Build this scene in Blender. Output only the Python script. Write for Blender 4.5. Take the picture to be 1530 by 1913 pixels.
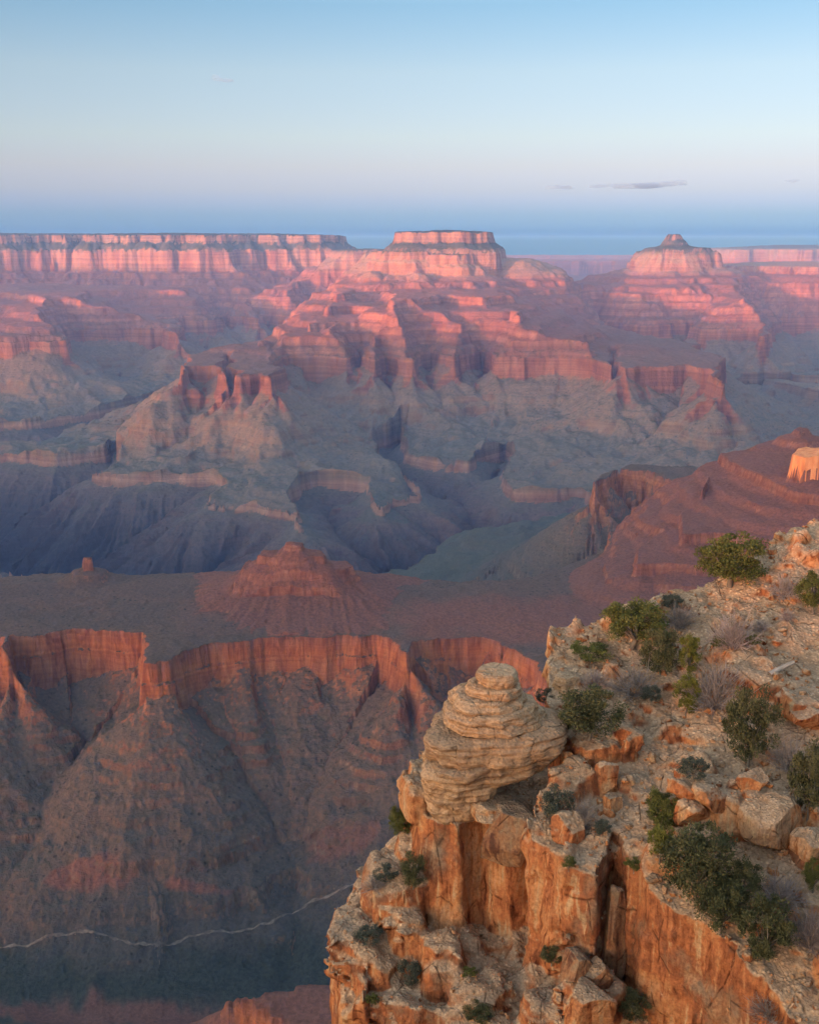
import bpy, bmesh, math, random
import numpy as np

# ------------------------------------------------------------------ scene, camera, sky, sun, exposure
scene = bpy.context.scene
for o in list(bpy.data.objects):
    bpy.data.objects.remove(o)
COL = scene.collection
PITCH = math.radians(13.88)
FPX = 2050.0                      # focal length in pixels of the 1530 x 1913 photograph
cam_d = bpy.data.cameras.new('camera')
cam_d.sensor_fit = 'HORIZONTAL'; cam_d.sensor_width = 36.0
cam_d.lens = 36.0 * FPX / 1530.0
cam_d.clip_start = 0.5; cam_d.clip_end = 200000.0
cam = bpy.data.objects.new('camera', cam_d); COL.objects.link(cam)
cam.location = (0, 0, 0); cam.rotation_euler = (math.pi / 2 - PITCH, 0, 0)
scene.camera = cam

SUN_EL = math.radians(2.7)
SUN_BACK = math.radians(40)       # the sun stands behind the camera, 40 degrees towards its left
sun_from = np.array([-math.sin(SUN_BACK) * math.cos(SUN_EL), -math.cos(SUN_BACK) * math.cos(SUN_EL), math.sin(SUN_EL)])

world = bpy.data.worlds.new('World'); scene.world = world; world.use_nodes = True
wn = world.node_tree.nodes; wl = world.node_tree.links
bg = wn['Background']
sky = wn.new('ShaderNodeTexSky'); sky.sky_type = 'NISHITA'; sky.sun_disc = False
sky.sun_elevation = SUN_EL; sky.sun_rotation = math.pi + SUN_BACK; sky.altitude = 2000
# twilight arch: the band of earth shadow and pink above the eastern horizon, as a tint over the sky by elevation
tc = wn.new('ShaderNodeTexCoord'); sep = wn.new('ShaderNodeSeparateXYZ'); wl.new(tc.outputs['Generated'], sep.inputs[0])
ramp = wn.new('ShaderNodeValToRGB'); mr = wn.new('ShaderNodeMapRange')
mr.inputs['From Min'].default_value = -0.05; mr.inputs['From Max'].default_value = 0.45
wl.new(sep.outputs['Z'], mr.inputs['Value']); wl.new(mr.outputs[0], ramp.inputs[0])
def stops(r, lst):
    e = r.color_ramp.elements
    while len(e) > 1: e.remove(e[-1])
    e[0].position = lst[0][0]; e[0].color = (*lst[0][1], 1)
    for p, c in lst[1:]:
        n = e.new(p); n.color = (*c, 1)
def el(deg): return (math.sin(math.radians(deg)) + 0.05) / 0.5
SKY_STOPS = [(el(-1.2), (0.0002, 0.0210, 0.1750)), (el(0.05), (0.0002, 0.0215, 0.1800)), (el(0.25), (0.0060, 0.0323, 0.3250)), (el(0.8), (0.0203, 0.0500, 0.3050)), (el(1.3), (0.0275, 0.0532, 0.2470)), (el(2.5), (0.0531, 0.0626, 0.1687)), (el(3.6), (0.0709, 0.0705, 0.1365)), (el(5), (0.0836, 0.0829, 0.1260)), (el(8), (0.0920, 0.0917, 0.1194)), (el(11), (0.0723, 0.0883, 0.1175)), (.99, (.52, .455, .40))]
stops(ramp, SKY_STOPS)
mul = wn.new('ShaderNodeMix'); mul.data_type = 'RGBA'; mul.blend_type = 'MULTIPLY'; mul.inputs[0].default_value = 1
# towards the sunset itself the sky keeps its own warm glow
dt = wn.new('ShaderNodeVectorMath'); dt.operation = 'DOT_PRODUCT'; wl.new(tc.outputs['Generated'], dt.inputs[0]); dt.inputs[1].default_value = tuple(sun_from)
ms = wn.new('ShaderNodeMapRange'); ms.interpolation_type = 'SMOOTHSTEP'; wl.new(dt.outputs['Value'], ms.inputs[0]); ms.inputs[1].default_value = -.1; ms.inputs[2].default_value = .95
gl = wn.new('ShaderNodeMix'); gl.data_type = 'RGBA'; wl.new(ms.outputs[0], gl.inputs[0]); wl.new(ramp.outputs[0], gl.inputs[6]); gl.inputs[7].default_value = (.80, .61, .48, 1)
wl.new(sky.outputs[0], mul.inputs[6]); wl.new(gl.outputs[2], mul.inputs[7])
amp = wn.new('ShaderNodeVectorMath'); amp.operation = 'SCALE'; amp.inputs['Scale'].default_value = 10.0
wl.new(mul.outputs[2], amp.inputs[0]); wl.new(amp.outputs[0], bg.inputs[0])
bg.inputs[1].default_value = 0.15
world.cycles.sampling_method = 'MANUAL'; world.cycles.sample_map_resolution = 2048

sun_d = bpy.data.lights.new('sun', 'SUN'); sun_d.energy = 4.5; sun_d.angle = math.radians(1.0); sun_d.color = (1.0, 0.42, 0.29)
sun = bpy.data.objects.new('sun', sun_d); COL.objects.link(sun)
from mathutils import Vector, Matrix
sun.rotation_euler = Vector(sun_from).to_track_quat('Z', 'Y').to_euler()

scene.view_settings.view_transform = 'Standard'; scene.view_settings.look = 'None'
scene.view_settings.exposure = 1.0; scene.view_settings.gamma = 1.0
scene.render.engine = 'CYCLES'
cy = scene.cycles
cy.max_bounces = 4; cy.diffuse_bounces = 2; cy.glossy_bounces = 1; cy.volume_bounces = 1; cy.transparent_max_bounces = 8
cy.use_adaptive_sampling = True; cy.adaptive_threshold = .025; cy.use_denoising = True; cy.caustics_reflective = False; cy.caustics_refractive = False
try: cy.denoiser = 'OPENIMAGEDENOISE'
except Exception: pass

# ------------------------------------------------------------------ pixel rays and noise
CP, SP = math.cos(PITCH), math.sin(PITCH)
def ray(px, py):
    dx = (px - 765.0) / FPX; dy = -(py - 956.5) / FPX
    return np.array([dx, CP + dy * SP, -SP + dy * CP])
def at_z(px, py, z):                    # the point of the level z seen at a pixel
    r = ray(px, py); return r * (z / r[2])
def at_y(px, py, y):                    # the point at the forward distance y seen at a pixel
    r = ray(px, py); return r * (y / r[1])

def _h(ix, iy, iz, seed):
    h = (ix.astype(np.int64) * 374761393 + iy.astype(np.int64) * 668265263 + iz * 1274126177 + seed * 974634777) & 0x7fffffff
    h = ((h ^ (h >> 13)) * 1103515245) & 0x7fffffff
    return (h ^ (h >> 16)) & 0xffff
_G2 = np.stack([np.cos(np.arange(256) * math.tau / 256), np.sin(np.arange(256) * math.tau / 256)], 1).astype(np.float32)
def pn2(x, y, seed=0):                  # gradient noise, about -1..1
    ix = np.floor(x); iy = np.floor(y); fx = (x - ix).astype(np.float32); fy = (y - iy).astype(np.float32)
    ix = ix.astype(np.int64); iy = iy.astype(np.int64)
    u = fx * fx * fx * (fx * (fx * 6 - 15) + 10); v = fy * fy * fy * (fy * (fy * 6 - 15) + 10)
    def g(a, b, dx, dy):
        k = _G2[_h(ix + a, iy + b, 0, seed) & 255]; return k[..., 0] * dx + k[..., 1] * dy
    n0 = g(0, 0, fx, fy); n1 = g(1, 0, fx - 1, fy); n2 = g(0, 1, fx, fy - 1); n3 = g(1, 1, fx - 1, fy - 1)
    a = n0 + u * (n1 - n0); b = n2 + u * (n3 - n2)
    return (a + v * (b - a)) * 1.45
def fbm2(x, y, oct=4, seed=0, gain=.5):
    s = 0; a = 1.0
    for i in range(oct):
        s = s + a * pn2(x, y, seed + i * 17); x = x * 2.03 + 11.3; y = y * 2.03 - 7.7; a *= gain
    return s
def ridge2(x, y, oct=4, seed=0, gain=.5):
    s = 0; a = 1.0; t = 0
    for i in range(oct):
        s = s + a * (1 - 2 * np.abs(pn2(x, y, seed + i * 23))); t += a; x = x * 2.07 + 3.3; y = y * 2.07 - 9.1; a *= gain
    return s / t
_rg = np.random.RandomState(5); _v = _rg.normal(size=(256, 3)); _G3 = (_v / np.linalg.norm(_v, axis=1)[:, None]).astype(np.float32)
def pn3(x, y, z, seed=0):
    ix = np.floor(x); iy = np.floor(y); iz = np.floor(z)
    fx = (x - ix).astype(np.float32); fy = (y - iy).astype(np.float32); fz = (z - iz).astype(np.float32)
    ix = ix.astype(np.int64); iy = iy.astype(np.int64); iz = iz.astype(np.int64)
    s = lambda f: f * f * f * (f * (f * 6 - 15) + 10)
    u, v, w = s(fx), s(fy), s(fz); out = None
    def g(a, b, c):
        k = _G3[_h(ix + a, iy + b, iz + c, seed) & 255]
        return k[..., 0] * (fx - a) + k[..., 1] * (fy - b) + k[..., 2] * (fz - c)
    def lx(b, c):
        p = g(0, b, c); return p + u * (g(1, b, c) - p)
    def ly(c):
        p = lx(0, c); return p + v * (lx(1, c) - p)
    p = ly(0); return (p + w * (ly(1) - p)) * 1.5
def fbm3(P, sc, oct=3, seed=0, gain=.5):
    s = 0; a = 1.0; f = sc
    for i in range(oct):
        s = s + a * pn3(P[..., 0] * f + i * 5.1, P[..., 1] * f - i * 3.7, P[..., 2] * f + i * 1.9, seed + 13 * i); f *= 2.05; a *= gain
    return s
def smooth(a, b, x):
    t = np.clip((x - a) / (b - a), 0, 1); return t * t * (3 - 2 * t)

# ------------------------------------------------------------------ object and material helpers
def link(o, parent=None):
    COL.objects.link(o)
    if parent is not None: o.parent = parent
    return o
def tag(o, label=None, cat=None, group=None, kind=None):
    if label: o['label'] = label
    if cat: o['category'] = cat
    if group: o['group'] = group
    if kind: o['kind'] = kind
    return o
def empty(name, loc=(0, 0, 0), rz=0.0, sc=1.0):
    o = bpy.data.objects.new(name, None); o.location = loc; o.rotation_euler = (0, 0, rz); o.scale = (sc, sc, sc)
    o.empty_display_size = .2
    return link(o)
def mesh_np(name, V, F, mat, smoothf=True):
    """V n x 3, F m x k (k 3 or 4) -> mesh data"""
    V = np.asarray(V, np.float32); F = np.asarray(F, np.int32); k = F.shape[1]
    me = bpy.data.meshes.new(name)
    me.vertices.add(len(V)); me.vertices.foreach_set('co', V.ravel())
    me.loops.add(F.size); me.loops.foreach_set('vertex_index', F.ravel())
    me.polygons.add(len(F)); me.polygons.foreach_set('loop_start', np.arange(0, F.size, k, dtype=np.int32))
    me.polygons.foreach_set('use_smooth', np.full(len(F), smoothf, bool))
    me.update(calc_edges=True)
    if mat: me.materials.append(mat)
    return me
def obj_np(name, V, F, mat, parent=None, smoothf=True):
    return link(bpy.data.objects.new(name, mesh_np(name, V, F, mat, smoothf)), parent)

class NT:
    """a small helper for node materials"""
    def __init__(s, name):
        s.m = bpy.data.materials.new(name); s.m.use_nodes = True; s.t = s.m.node_tree
        s.b = s.t.nodes['Principled BSDF']; s.b.inputs['Roughness'].default_value = .95
        s.b.inputs['Specular IOR Level'].default_value = .12
    def n(s, typ, **kw):
        x = s.t.nodes.new(typ)
        for k, v in kw.items(): setattr(x, k, v)
        return x
    def l(s, a, b): s.t.links.new(a, b)
    def put(s, sock, v):
        if hasattr(v, 'node'): s.l(v, sock)
        elif v is not None:
            sock.default_value = (*v, 1) if (isinstance(v, tuple) and len(v) == 3 and sock.type == 'RGBA') else v
    def math(s, op, a, b=None, c=None, clamp=False):
        x = s.n('ShaderNodeMath', operation=op, use_clamp=clamp)
        s.put(x.inputs[0], a); s.put(x.inputs[1], b); s.put(x.inputs[2], c); return x.outputs[0]
    def pos(s): return s.n('ShaderNodeNewGeometry')
    def obj(s): return s.n('ShaderNodeTexCoord').outputs['Object']
    def scale(s, v, sc):
        x = s.n('ShaderNodeVectorMath', operation='MULTIPLY'); s.l(v, x.inputs[0]); x.inputs[1].default_value = sc; return x.outputs[0]
    def noise(s, v, scale, detail=4, rough=.55, dist=0.0):
        x = s.n('ShaderNodeTexNoise'); s.l(v, x.inputs['Vector'])
        x.inputs['Scale'].default_value = scale; x.inputs['Detail'].default_value = detail
        x.inputs['Roughness'].default_value = rough; x.inputs['Distortion'].default_value = dist
        return x.outputs['Fac']
    def voro(s, v, scale, feature='F1', rnd=1.0):
        x = s.n('ShaderNodeTexVoronoi', feature=feature); s.l(v, x.inputs['Vector']); x.inputs['Scale'].default_value = scale
        x.inputs['Randomness'].default_value = rnd; return x
    def rng(s, v, a, b, c=0.0, d=1.0, clamp=True, smooth=False):
        x = s.n('ShaderNodeMapRange', clamp=clamp, interpolation_type='SMOOTHSTEP' if smooth else 'LINEAR')
        s.put(x.inputs[0], v)
        for i, q in zip((1, 2, 3, 4), (a, b, c, d)): s.put(x.inputs[i], q)
        return x.outputs[0]
    def ramp(s, f, lst):
        x = s.n('ShaderNodeValToRGB'); stops(x, lst); s.l(f, x.inputs[0]); return x.outputs[0]
    def mix(s, f, a, b, mode='MIX'):
        x = s.n('ShaderNodeMix', data_type='RGBA', blend_type=mode)
        s.put(x.inputs[0], f); s.put(x.inputs[6], a); s.put(x.inputs[7], b); return x.outputs[2]
    def bump(s, h, dist, strength=1.0, normal=None):
        x = s.n('ShaderNodeBump'); x.inputs['Distance'].default_value = dist; x.inputs['Strength'].default_value = strength
        s.l(h, x.inputs['Height'])
        if normal is not None: s.l(normal, x.inputs['Normal'])
        return x.outputs[0]
    def done(s, col, normal=None):
        s.put(s.b.inputs['Base Color'], col)
        if normal is not None: s.l(normal, s.b.inputs['Normal'])
        return s.m
# ------------------------------------------------------------------ terrain material: horizontal rock layers by altitude
def strata_material(name, near=False):
    t = NT(name); g = t.pos(); P = g.outputs['Position']
    sx = t.n('ShaderNodeSeparateXYZ'); t.l(P, sx.inputs[0])
    nx = t.n('ShaderNodeSeparateXYZ'); t.l(g.outputs['True Normal'], nx.inputs[0])
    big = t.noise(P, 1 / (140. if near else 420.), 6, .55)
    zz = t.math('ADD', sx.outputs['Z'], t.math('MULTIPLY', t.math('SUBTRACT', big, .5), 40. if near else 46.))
    f = t.rng(zz, -1480, 120)
    zf = lambda z: (z + 1480) / 1600.
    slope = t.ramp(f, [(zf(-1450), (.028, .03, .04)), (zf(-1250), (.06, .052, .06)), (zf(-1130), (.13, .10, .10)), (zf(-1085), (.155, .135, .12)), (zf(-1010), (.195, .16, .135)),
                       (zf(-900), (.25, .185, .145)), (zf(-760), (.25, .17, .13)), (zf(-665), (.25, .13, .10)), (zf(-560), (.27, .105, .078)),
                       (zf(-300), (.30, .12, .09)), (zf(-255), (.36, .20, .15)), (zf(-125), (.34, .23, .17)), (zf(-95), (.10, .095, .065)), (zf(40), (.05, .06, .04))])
    if near:
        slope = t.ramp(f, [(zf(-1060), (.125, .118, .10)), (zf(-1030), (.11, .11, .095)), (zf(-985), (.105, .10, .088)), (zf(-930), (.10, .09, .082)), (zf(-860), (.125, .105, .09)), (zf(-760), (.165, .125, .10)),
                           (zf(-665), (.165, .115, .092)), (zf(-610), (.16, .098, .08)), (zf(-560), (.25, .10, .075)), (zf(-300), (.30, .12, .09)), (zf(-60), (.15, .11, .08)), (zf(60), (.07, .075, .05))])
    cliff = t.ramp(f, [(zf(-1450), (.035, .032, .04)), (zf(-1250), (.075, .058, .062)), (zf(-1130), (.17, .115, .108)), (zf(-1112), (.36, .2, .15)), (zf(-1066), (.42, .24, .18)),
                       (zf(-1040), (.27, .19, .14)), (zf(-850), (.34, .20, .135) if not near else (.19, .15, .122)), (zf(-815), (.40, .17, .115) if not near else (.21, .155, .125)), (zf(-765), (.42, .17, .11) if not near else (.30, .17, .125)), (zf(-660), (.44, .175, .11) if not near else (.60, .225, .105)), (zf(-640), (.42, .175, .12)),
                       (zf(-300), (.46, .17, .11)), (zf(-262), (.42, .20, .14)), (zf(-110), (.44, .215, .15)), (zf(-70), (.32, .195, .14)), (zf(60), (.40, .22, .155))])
    # thin beds
    zb = t.n('ShaderNodeCombineXYZ'); t.l(t.math('MULTIPLY', sx.outputs['X'], .0006), zb.inputs[0]); t.l(t.math('MULTIPLY', sx.outputs['Y'], .0006), zb.inputs[1])
    t.l(t.math('MULTIPLY', zz, .15 if near else .055), zb.inputs[2])
    beds = t.noise(zb.outputs[0], 1.0, 5, .62)
    st = t.noise(t.scale(P, (1, 1, .14)), 1 / (9. if near else 55.), 7, .62, .6)                 # vertical streaks on the walls
    blot = t.noise(t.scale(P, (1, 1, .6)), 1 / (38. if near else 260.), 5, .6, .8)
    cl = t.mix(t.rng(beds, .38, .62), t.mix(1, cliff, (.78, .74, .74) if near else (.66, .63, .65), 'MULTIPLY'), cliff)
    cl = t.mix(t.rng(blot, .52, .66, 0, .7), cl, t.mix(1, cl, (1.12, 1.35, 1.5), 'MULTIPLY')); cl = t.mix(t.rng(blot, .46, .34, 0, .8), cl, t.mix(1, cl, (.62, .52, .52), 'MULTIPLY'))
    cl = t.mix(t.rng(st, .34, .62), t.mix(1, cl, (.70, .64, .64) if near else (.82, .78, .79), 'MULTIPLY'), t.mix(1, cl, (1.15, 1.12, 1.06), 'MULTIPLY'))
    fine = t.noise(P, 1 / (5.5 if near else 16.), 6, .66)
    sl = t.mix(t.rng(beds, .42, .6, 0, .55), slope, t.mix(1, slope, (1.32, 1.14, 1.08), 'MULTIPLY'))
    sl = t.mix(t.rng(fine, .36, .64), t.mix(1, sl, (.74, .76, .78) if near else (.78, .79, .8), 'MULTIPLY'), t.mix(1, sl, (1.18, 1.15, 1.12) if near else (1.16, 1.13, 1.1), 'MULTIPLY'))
    ver = t.noise(P, 1 / 900., 5, .6)                                      # patches of scrub on the flatter ground
    scrub = t.math('MULTIPLY', t.rng(nx.outputs['Z'], .86, .97), t.rng(ver, .42, .60))
    scrub = t.math('MULTIPLY', scrub, t.rng(zz, -640, -760))
    sl = t.mix(t.math('MULTIPLY', scrub, .6), sl, (.095, .105, .082))
    # single bushes as dark specks
    vo = t.voro(P, 1 / (13. if near else 26.), 'F1'); bush = t.rng(vo.outputs['Distance'], .13, .23, 1, 0)
    bm = t.math('MULTIPLY', bush, t.rng(t.noise(P, 1 / 160., 3), .36, .52))
    sl = t.mix(t.math('MULTIPLY', bm, .8 if near else .6), sl, (.035, .035, .028))
    if near:                                                               # pale fallen blocks
        vf = t.voro(P, 1 / 13., 'F1'); fl = t.math('MULTIPLY', t.rng(vf.outputs['Distance'], .07, .13, 1, 0), t.rng(t.noise(P, 1 / 70., 3), .50, .62))
        sl = t.mix(t.math('MULTIPLY', fl, .7), sl, (.34, .25, .20))
    at = t.n('ShaderNodeAttribute', attribute_name='rust')
    sl = t.mix(at.outputs['Fac'], sl, t.mix(t.rng(fine, .35, .65), (.21, .078, .058), (.36, .14, .10)))
    if near: sl = t.mix(t.n('ShaderNodeAttribute', attribute_name='scrub').outputs['Fac'], sl, t.mix(t.rng(fine, .3, .7), (.022, .034, .030), (.065, .078, .062)))
    steep = t.rng(t.math('ADD', nx.outputs['Z'], t.math('MULTIPLY', t.math('SUBTRACT', fine, .5), .12)), .64, .50)
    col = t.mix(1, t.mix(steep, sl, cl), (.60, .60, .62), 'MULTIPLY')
    hb = t.math('ADD', t.math('MULTIPLY', t.math('MULTIPLY', st, 2.2), steep), t.math('ADD', fine, t.math('MULTIPLY', beds, .9)))
    n1 = t.bump(hb, 6.5 if not near else 3.2, 1.0)
    return t.done(col, n1)
def crag_material():  # strong orange puts sunlight into the colour of a crag lying in shade
    t = NT('painted_sunlit_rock'); P = t.pos().outputs['Position']; n = t.noise(t.scale(P, (1, 1, .3)), .08, 6, .6)
    return t.done(t.ramp(n, [(.3, (.50, .15, .055)), (.5, (.66, .22, .08)), (.7, (.74, .31, .13))]), t.bump(n, 4.0, .9))
M_CRAG = crag_material()
M_FAR = strata_material('canyon_strata'); M_NEAR = strata_material('near_canyon_strata', True)

# ------------------------------------------------------------------ plan of the canyon: rims seen in the photograph, as points on their own level
def Z(px, py, z): p = at_z(px, py, z); return (p[0], p[1])
def Q(px, D):                            # direction of a pixel column, at a plan distance
    return ('q', px, D)
FE = []                                  # (object key, polygon, level, profile table, gully strength, noise length)
def feat(key, poly, z, prof, gul=.3, L=330., inside=(0.04, 25.)):
    pts = [((p[1] - 765.0) / FPX * (CP - SP * z / p[2]) * p[2], p[2]) if len(p) == 3 else p for p in poly]
    FE.append((key, np.array(pts, float), z, np.array(prof, float), gul, L, inside))
TAL = [(0, 0), (14, -110), (22, -175), (150, -235), (420, -305), (900, -365), (1500, -400), (2300, -420)]     # Redwall cliff with its talus apron, to the Tonto bench
def red(z): return [(a, z + b) for a, b in TAL]
# far side plateau (north rim)
feat('north_rim', [Q(-260, 11100), Q(-60, 11300), Q(-40, 11600), Q(-20, 11350), Q(20, 11400), Q(34, 11450), Q(40, 11800), Q(50, 11780), Q(58, 11480), Q(90, 11560), Q(110, 11520), Q(124, 12150), Q(152, 12150), Q(164, 11450), Q(205, 11480), Q(240, 11420), Q(246, 11720), Q(256, 11700), Q(262, 11430),
                   Q(292, 11450), Q(298, 11650), Q(306, 11420), Q(350, 11380), Q(392, 11330), Q(408, 11360), Q(417, 11850), Q(432, 11900), Q(440, 11650), Q(460, 11680), Q(468, 12000), Q(480, 11750), Q(530, 11800), Q(540, 12050), Q(552, 11880), Q(598, 11950), Q(615, 12200), Q(640, 13500), Q(-260, 14500)], 58,
     [(0, 58), (14, -2), (150, -92), (160, -118), (186, -278), (420, -380), (1250, -640), (1900, -700)], .35, 420)
feat('north_rim', [Q(600, 12400), Q(640, 11500), Q(680, 10200), Q(705, 9600), Q(735, 9600), Q(740, 12400)], -92, [(0, -92), (40, -130), (60, -165), (200, -240), (420, -380), (1250, -640)], .35, 420)
feat('north_rim', [Z(-260, 545, -410), Z(40, 545, -410), Z(120, 560, -410), Q(150, 9800), Q(280, 10000), Q(330, 9900), Q(350, 10600), Q(-260, 11500)], -410,
     [(0, -410), (30, -450), (700, -640), (1300, -660)], .35, 300)
feat('north_rim', [Z(-260, 642, -655), Z(0, 640, -655), Z(118, 637, -655), Z(128, 614, -655), Z(300, 613, -655), Z(325, 621, -655), Q(335, 9300), Z(308, 601, -655), Z(396, 598, -655),
                   Q(412, 10300), Q(468, 9700), Q(482, 10300), Q(550, 9900), Q(600, 10500), Q(900, 10700), Q(900, 14500), Q(-500, 16000), Q(-500, 11000)], -655, red(-655), .35, 330)
feat('north_rim', [Z(-260, 690, -840), Z(60, 682, -840), Z(150, 672, -840), Z(168, 676, -840), Q(170, 8300), Q(-260, 8300)], -840, [(0, -840), (14, -890), (300, -980), (900, -1050), (1500, -1075)], .4, 250)
# great flat-topped mesa
feat('mesa', [Q(752, 9050), Q(765, 8960), Q(800, 8950), Q(870, 8950), Q(905, 9080), Q(925, 9600), Q(900, 9900), Q(780, 9900), Q(742, 9400)], 70,
     [(0, 70), (14, -12), (110, -62), (125, -90), (150, -320)], .3, 160)
feat('mesa', [Q(712, 9050), Q(728, 8820), Q(762, 8740), Q(806, 8800), Q(826, 9000), Q(850, 9300), Q(870, 10200), Q(720, 10300), Q(700, 9700)], -80,
     [(0, -80), (22, -140), (70, -168), (95, -250), (330, -335), (1150, -640), (1900, -690)], .3, 200)
feat('mesa', [Q(790, 8900), Q(812, 8760), Q(850, 8720), Q(884, 8800), Q(896, 9020), Q(915, 9500), Q(900, 10200), Q(800, 10200)], -104,
     [(0, -104), (20, -175), (60, -196), (85, -262), (330, -340), (1150, -640), (1900, -690)], .3, 180)
feat('mesa', [Q(880, 9150), Q(930, 9250), Q(968, 9180), Q(992, 9300), Q(1000, 9700), Q(960, 10100), Q(880, 10100)], -150, [(0, -150), (120, -205), (400, -335), (1150, -640)], .3, 200)
feat('mesa', [Z(630, 545, -345), Z(660, 538, -345), Z(722, 538, -345), Z(736, 562, -345), Z(830, 546, -345), Z(900, 552, -345), Z(937, 548, -345), Q(950, 8900), Q(1040, 9400), Q(1060, 10300), Q(640, 10000)], -345,
     [(0, -345), (18, -392), (150, -430), (850, -640), (1500, -680)], .35, 220)
feat('mesa', [Z(612, 574, -425), Z(660, 571, -425), Z(716, 580, -425), Z(762, 574, -425), Z(820, 578, -425), Z(880, 572, -425), Z(942, 574, -425), Z(956, 590, -425), Q(985, 8400), Q(640, 8400)], -425, [(0, -425), (14, -466), (130, -495), (400, -560)], .35, 180)
feat('mesa', [Z(575, 606, -500), Z(640, 596, -500), Z(700, 606, -500), Z(740, 601, -500), Z(800, 606, -500), Z(860, 600, -500), Z(930, 602, -500), Z(968, 606, -500), Q(985, 8200), Q(600, 8200)], -500, [(0, -500), (14, -540), (130, -568), (400, -620)], .35, 180)
feat('mesa', [Z(494, 634, -575), Z(540, 628, -575), Z(600, 618, -575), Z(660, 600, -575), Z(720, 612, -575), Z(800, 625, -575), Z(870, 628, -575), Z(960, 622, -575), Q(980, 8200), Q(640, 8200), Q(560, 7600)], -575,
     [(0, -575), (16, -620), (120, -650), (400, -690)], .35, 200)
feat('mesa', [Q(974, 7500), Q(1010, 7430), Q(1032, 7450), Q(1034, 7640), Q(975, 7640)], -520, [(0, -520), (10, -565), (120, -610), (330, -660)], .3, 90)
feat('mesa', [Z(512, 668, -655), Z(560, 663, -655), Z(648, 668, -655), Q(655, 6800), Z(680, 672, -655), Z(722, 662, -655), Z(770, 672, -655), Q(800, 6830), Z(860, 668, -655), Q(900, 6830), Z(948, 668, -655), Z(1000, 668, -655), Z(1062, 668, -655),
              Z(1120, 673, -655), Z(1143, 684, -655), Q(1148, 6700), Z(1162, 690, -655), Z(1200, 686, -655), Z(1292, 681, -655), Z(1322, 690, -655), Z(1334, 712, -655), Q(1345, 6500), Q(1260, 7600), Q(1130, 8400), Q(1110, 10900),
              Q(600, 10900), Q(540, 8600), Q(500, 7200)], -655, red(-655), .42, 260)
feat('mesa', [Q(1140, 6700), Q(1160, 6650), Q(1170, 6760), Q(1150, 6800)], -600, [(0, -600), (200, -645), (400, -665)], .3, 90)
# twin-headed butte in front of it
feat('red_butte', [Z(343, 694, -655), Z(360, 684, -655), Z(406, 685, -655), Z(413, 697, -655), Q(417, 6480), Q(430, 6480), Z(434, 702, -655), Z(480, 698, -655), Z(512, 706, -655), Q(524, 6300), Q(532, 6900), Q(500, 7200), Q(440, 6900), Q(352, 6550)], -655,
     [(0, -655), (10, -735), (30, -822), (140, -905), (380, -985), (800, -1035), (1500, -1070)], .5, 170)
feat('red_butte', [Q(448, 6640), Q(470, 6620), Q(476, 6760), Q(450, 6760)], -602, [(0, -602), (190, -645), (320, -665)], .3, 80)
# peaked temple
feat('temple_butte', [Q(1247, 10260), Q(1262, 10240), Q(1268, 10340), Q(1250, 10360)], 58, [(0, 58), (20, 18), (60, -20), (75, -42), (200, -70)], .2, 60)
feat('temple_butte', [Q(1212, 10200), Q(1240, 10080), Q(1290, 10080), Q(1318, 10180), Q(1322, 10500), Q(1220, 10550)], -62, [(0, -62), (70, -120), (110, -235), (330, -300), (900, -450), (1500, -600), (1900, -640)], .3, 200)
feat('temple_butte', [Q(1345, 10900), Q(1420, 10850), Q(1470, 10600), Q(1530, 10500), Q(1700, 10400), Q(1700, 12500), Q(1330, 12500)], -235, [(0, -235), (25, -290), (700, -420), (1500, -600)], .35, 260)
feat('temple_butte', [Z(1385, 537, -375), Z(1430, 545, -375), Z(1530, 549, -375), Z(1700, 552, -375), Q(1700, 11500), Q(1360, 11000)], -375, [(0, -375), (18, -425), (600, -560), (1100, -640)], .35, 240)
feat('temple_butte', [Z(1020, 612, -655), Z(1120, 601, -655), Z(1200, 606, -655), Z(1290, 604, -655), Z(1320, 614, -655), Z(1415, 614, -655), Z(1430, 632, -655), Q(1440, 9300), Z(1450, 592, -655), Z(1700, 590, -655), Q(1700, 12500), Q(1020, 12000)], -655, red(-655), .42, 300)
feat('temple_butte', [Z(1340, 716, -900), Z(1420, 706, -900), Z(1530, 726, -900), Z(1700, 740, -900), Q(1700, 8200), Q(1360, 7600)], -900, [(0, -900), (14, -935), (400, -1010), (1200, -1070)], .4, 240)
# far plateaus
feat('far_plateau', [Q(1325, 17000), Q(1380, 16500), Q(1440, 16700), Q(1490, 16300), Q(1530, 16400), Q(1800, 16000), Q(1800, 21000), Q(1320, 21000)], -125, [(0, -125), (80, -330), (900, -480), (3000, -800)], .3, 500, (.05, 60))
feat('far_plateau', [Q(960, 21000), Q(1040, 20500), Q(1100, 20800), Q(1200, 20000), Q(1260, 24000), Q(960, 24000)], -345, [(0, -345), (100, -560), (1200, -700), (3000, -800)], .3, 600, (.0, 0))
feat('far_plateau', [Q(-400, 24500), Q(2000, 24500), Q(2000, 27500), Q(-400, 27500)], -325, [(0, -325), (600, -600), (2500, -800)], .2, 900, (.003, 10))
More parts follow.
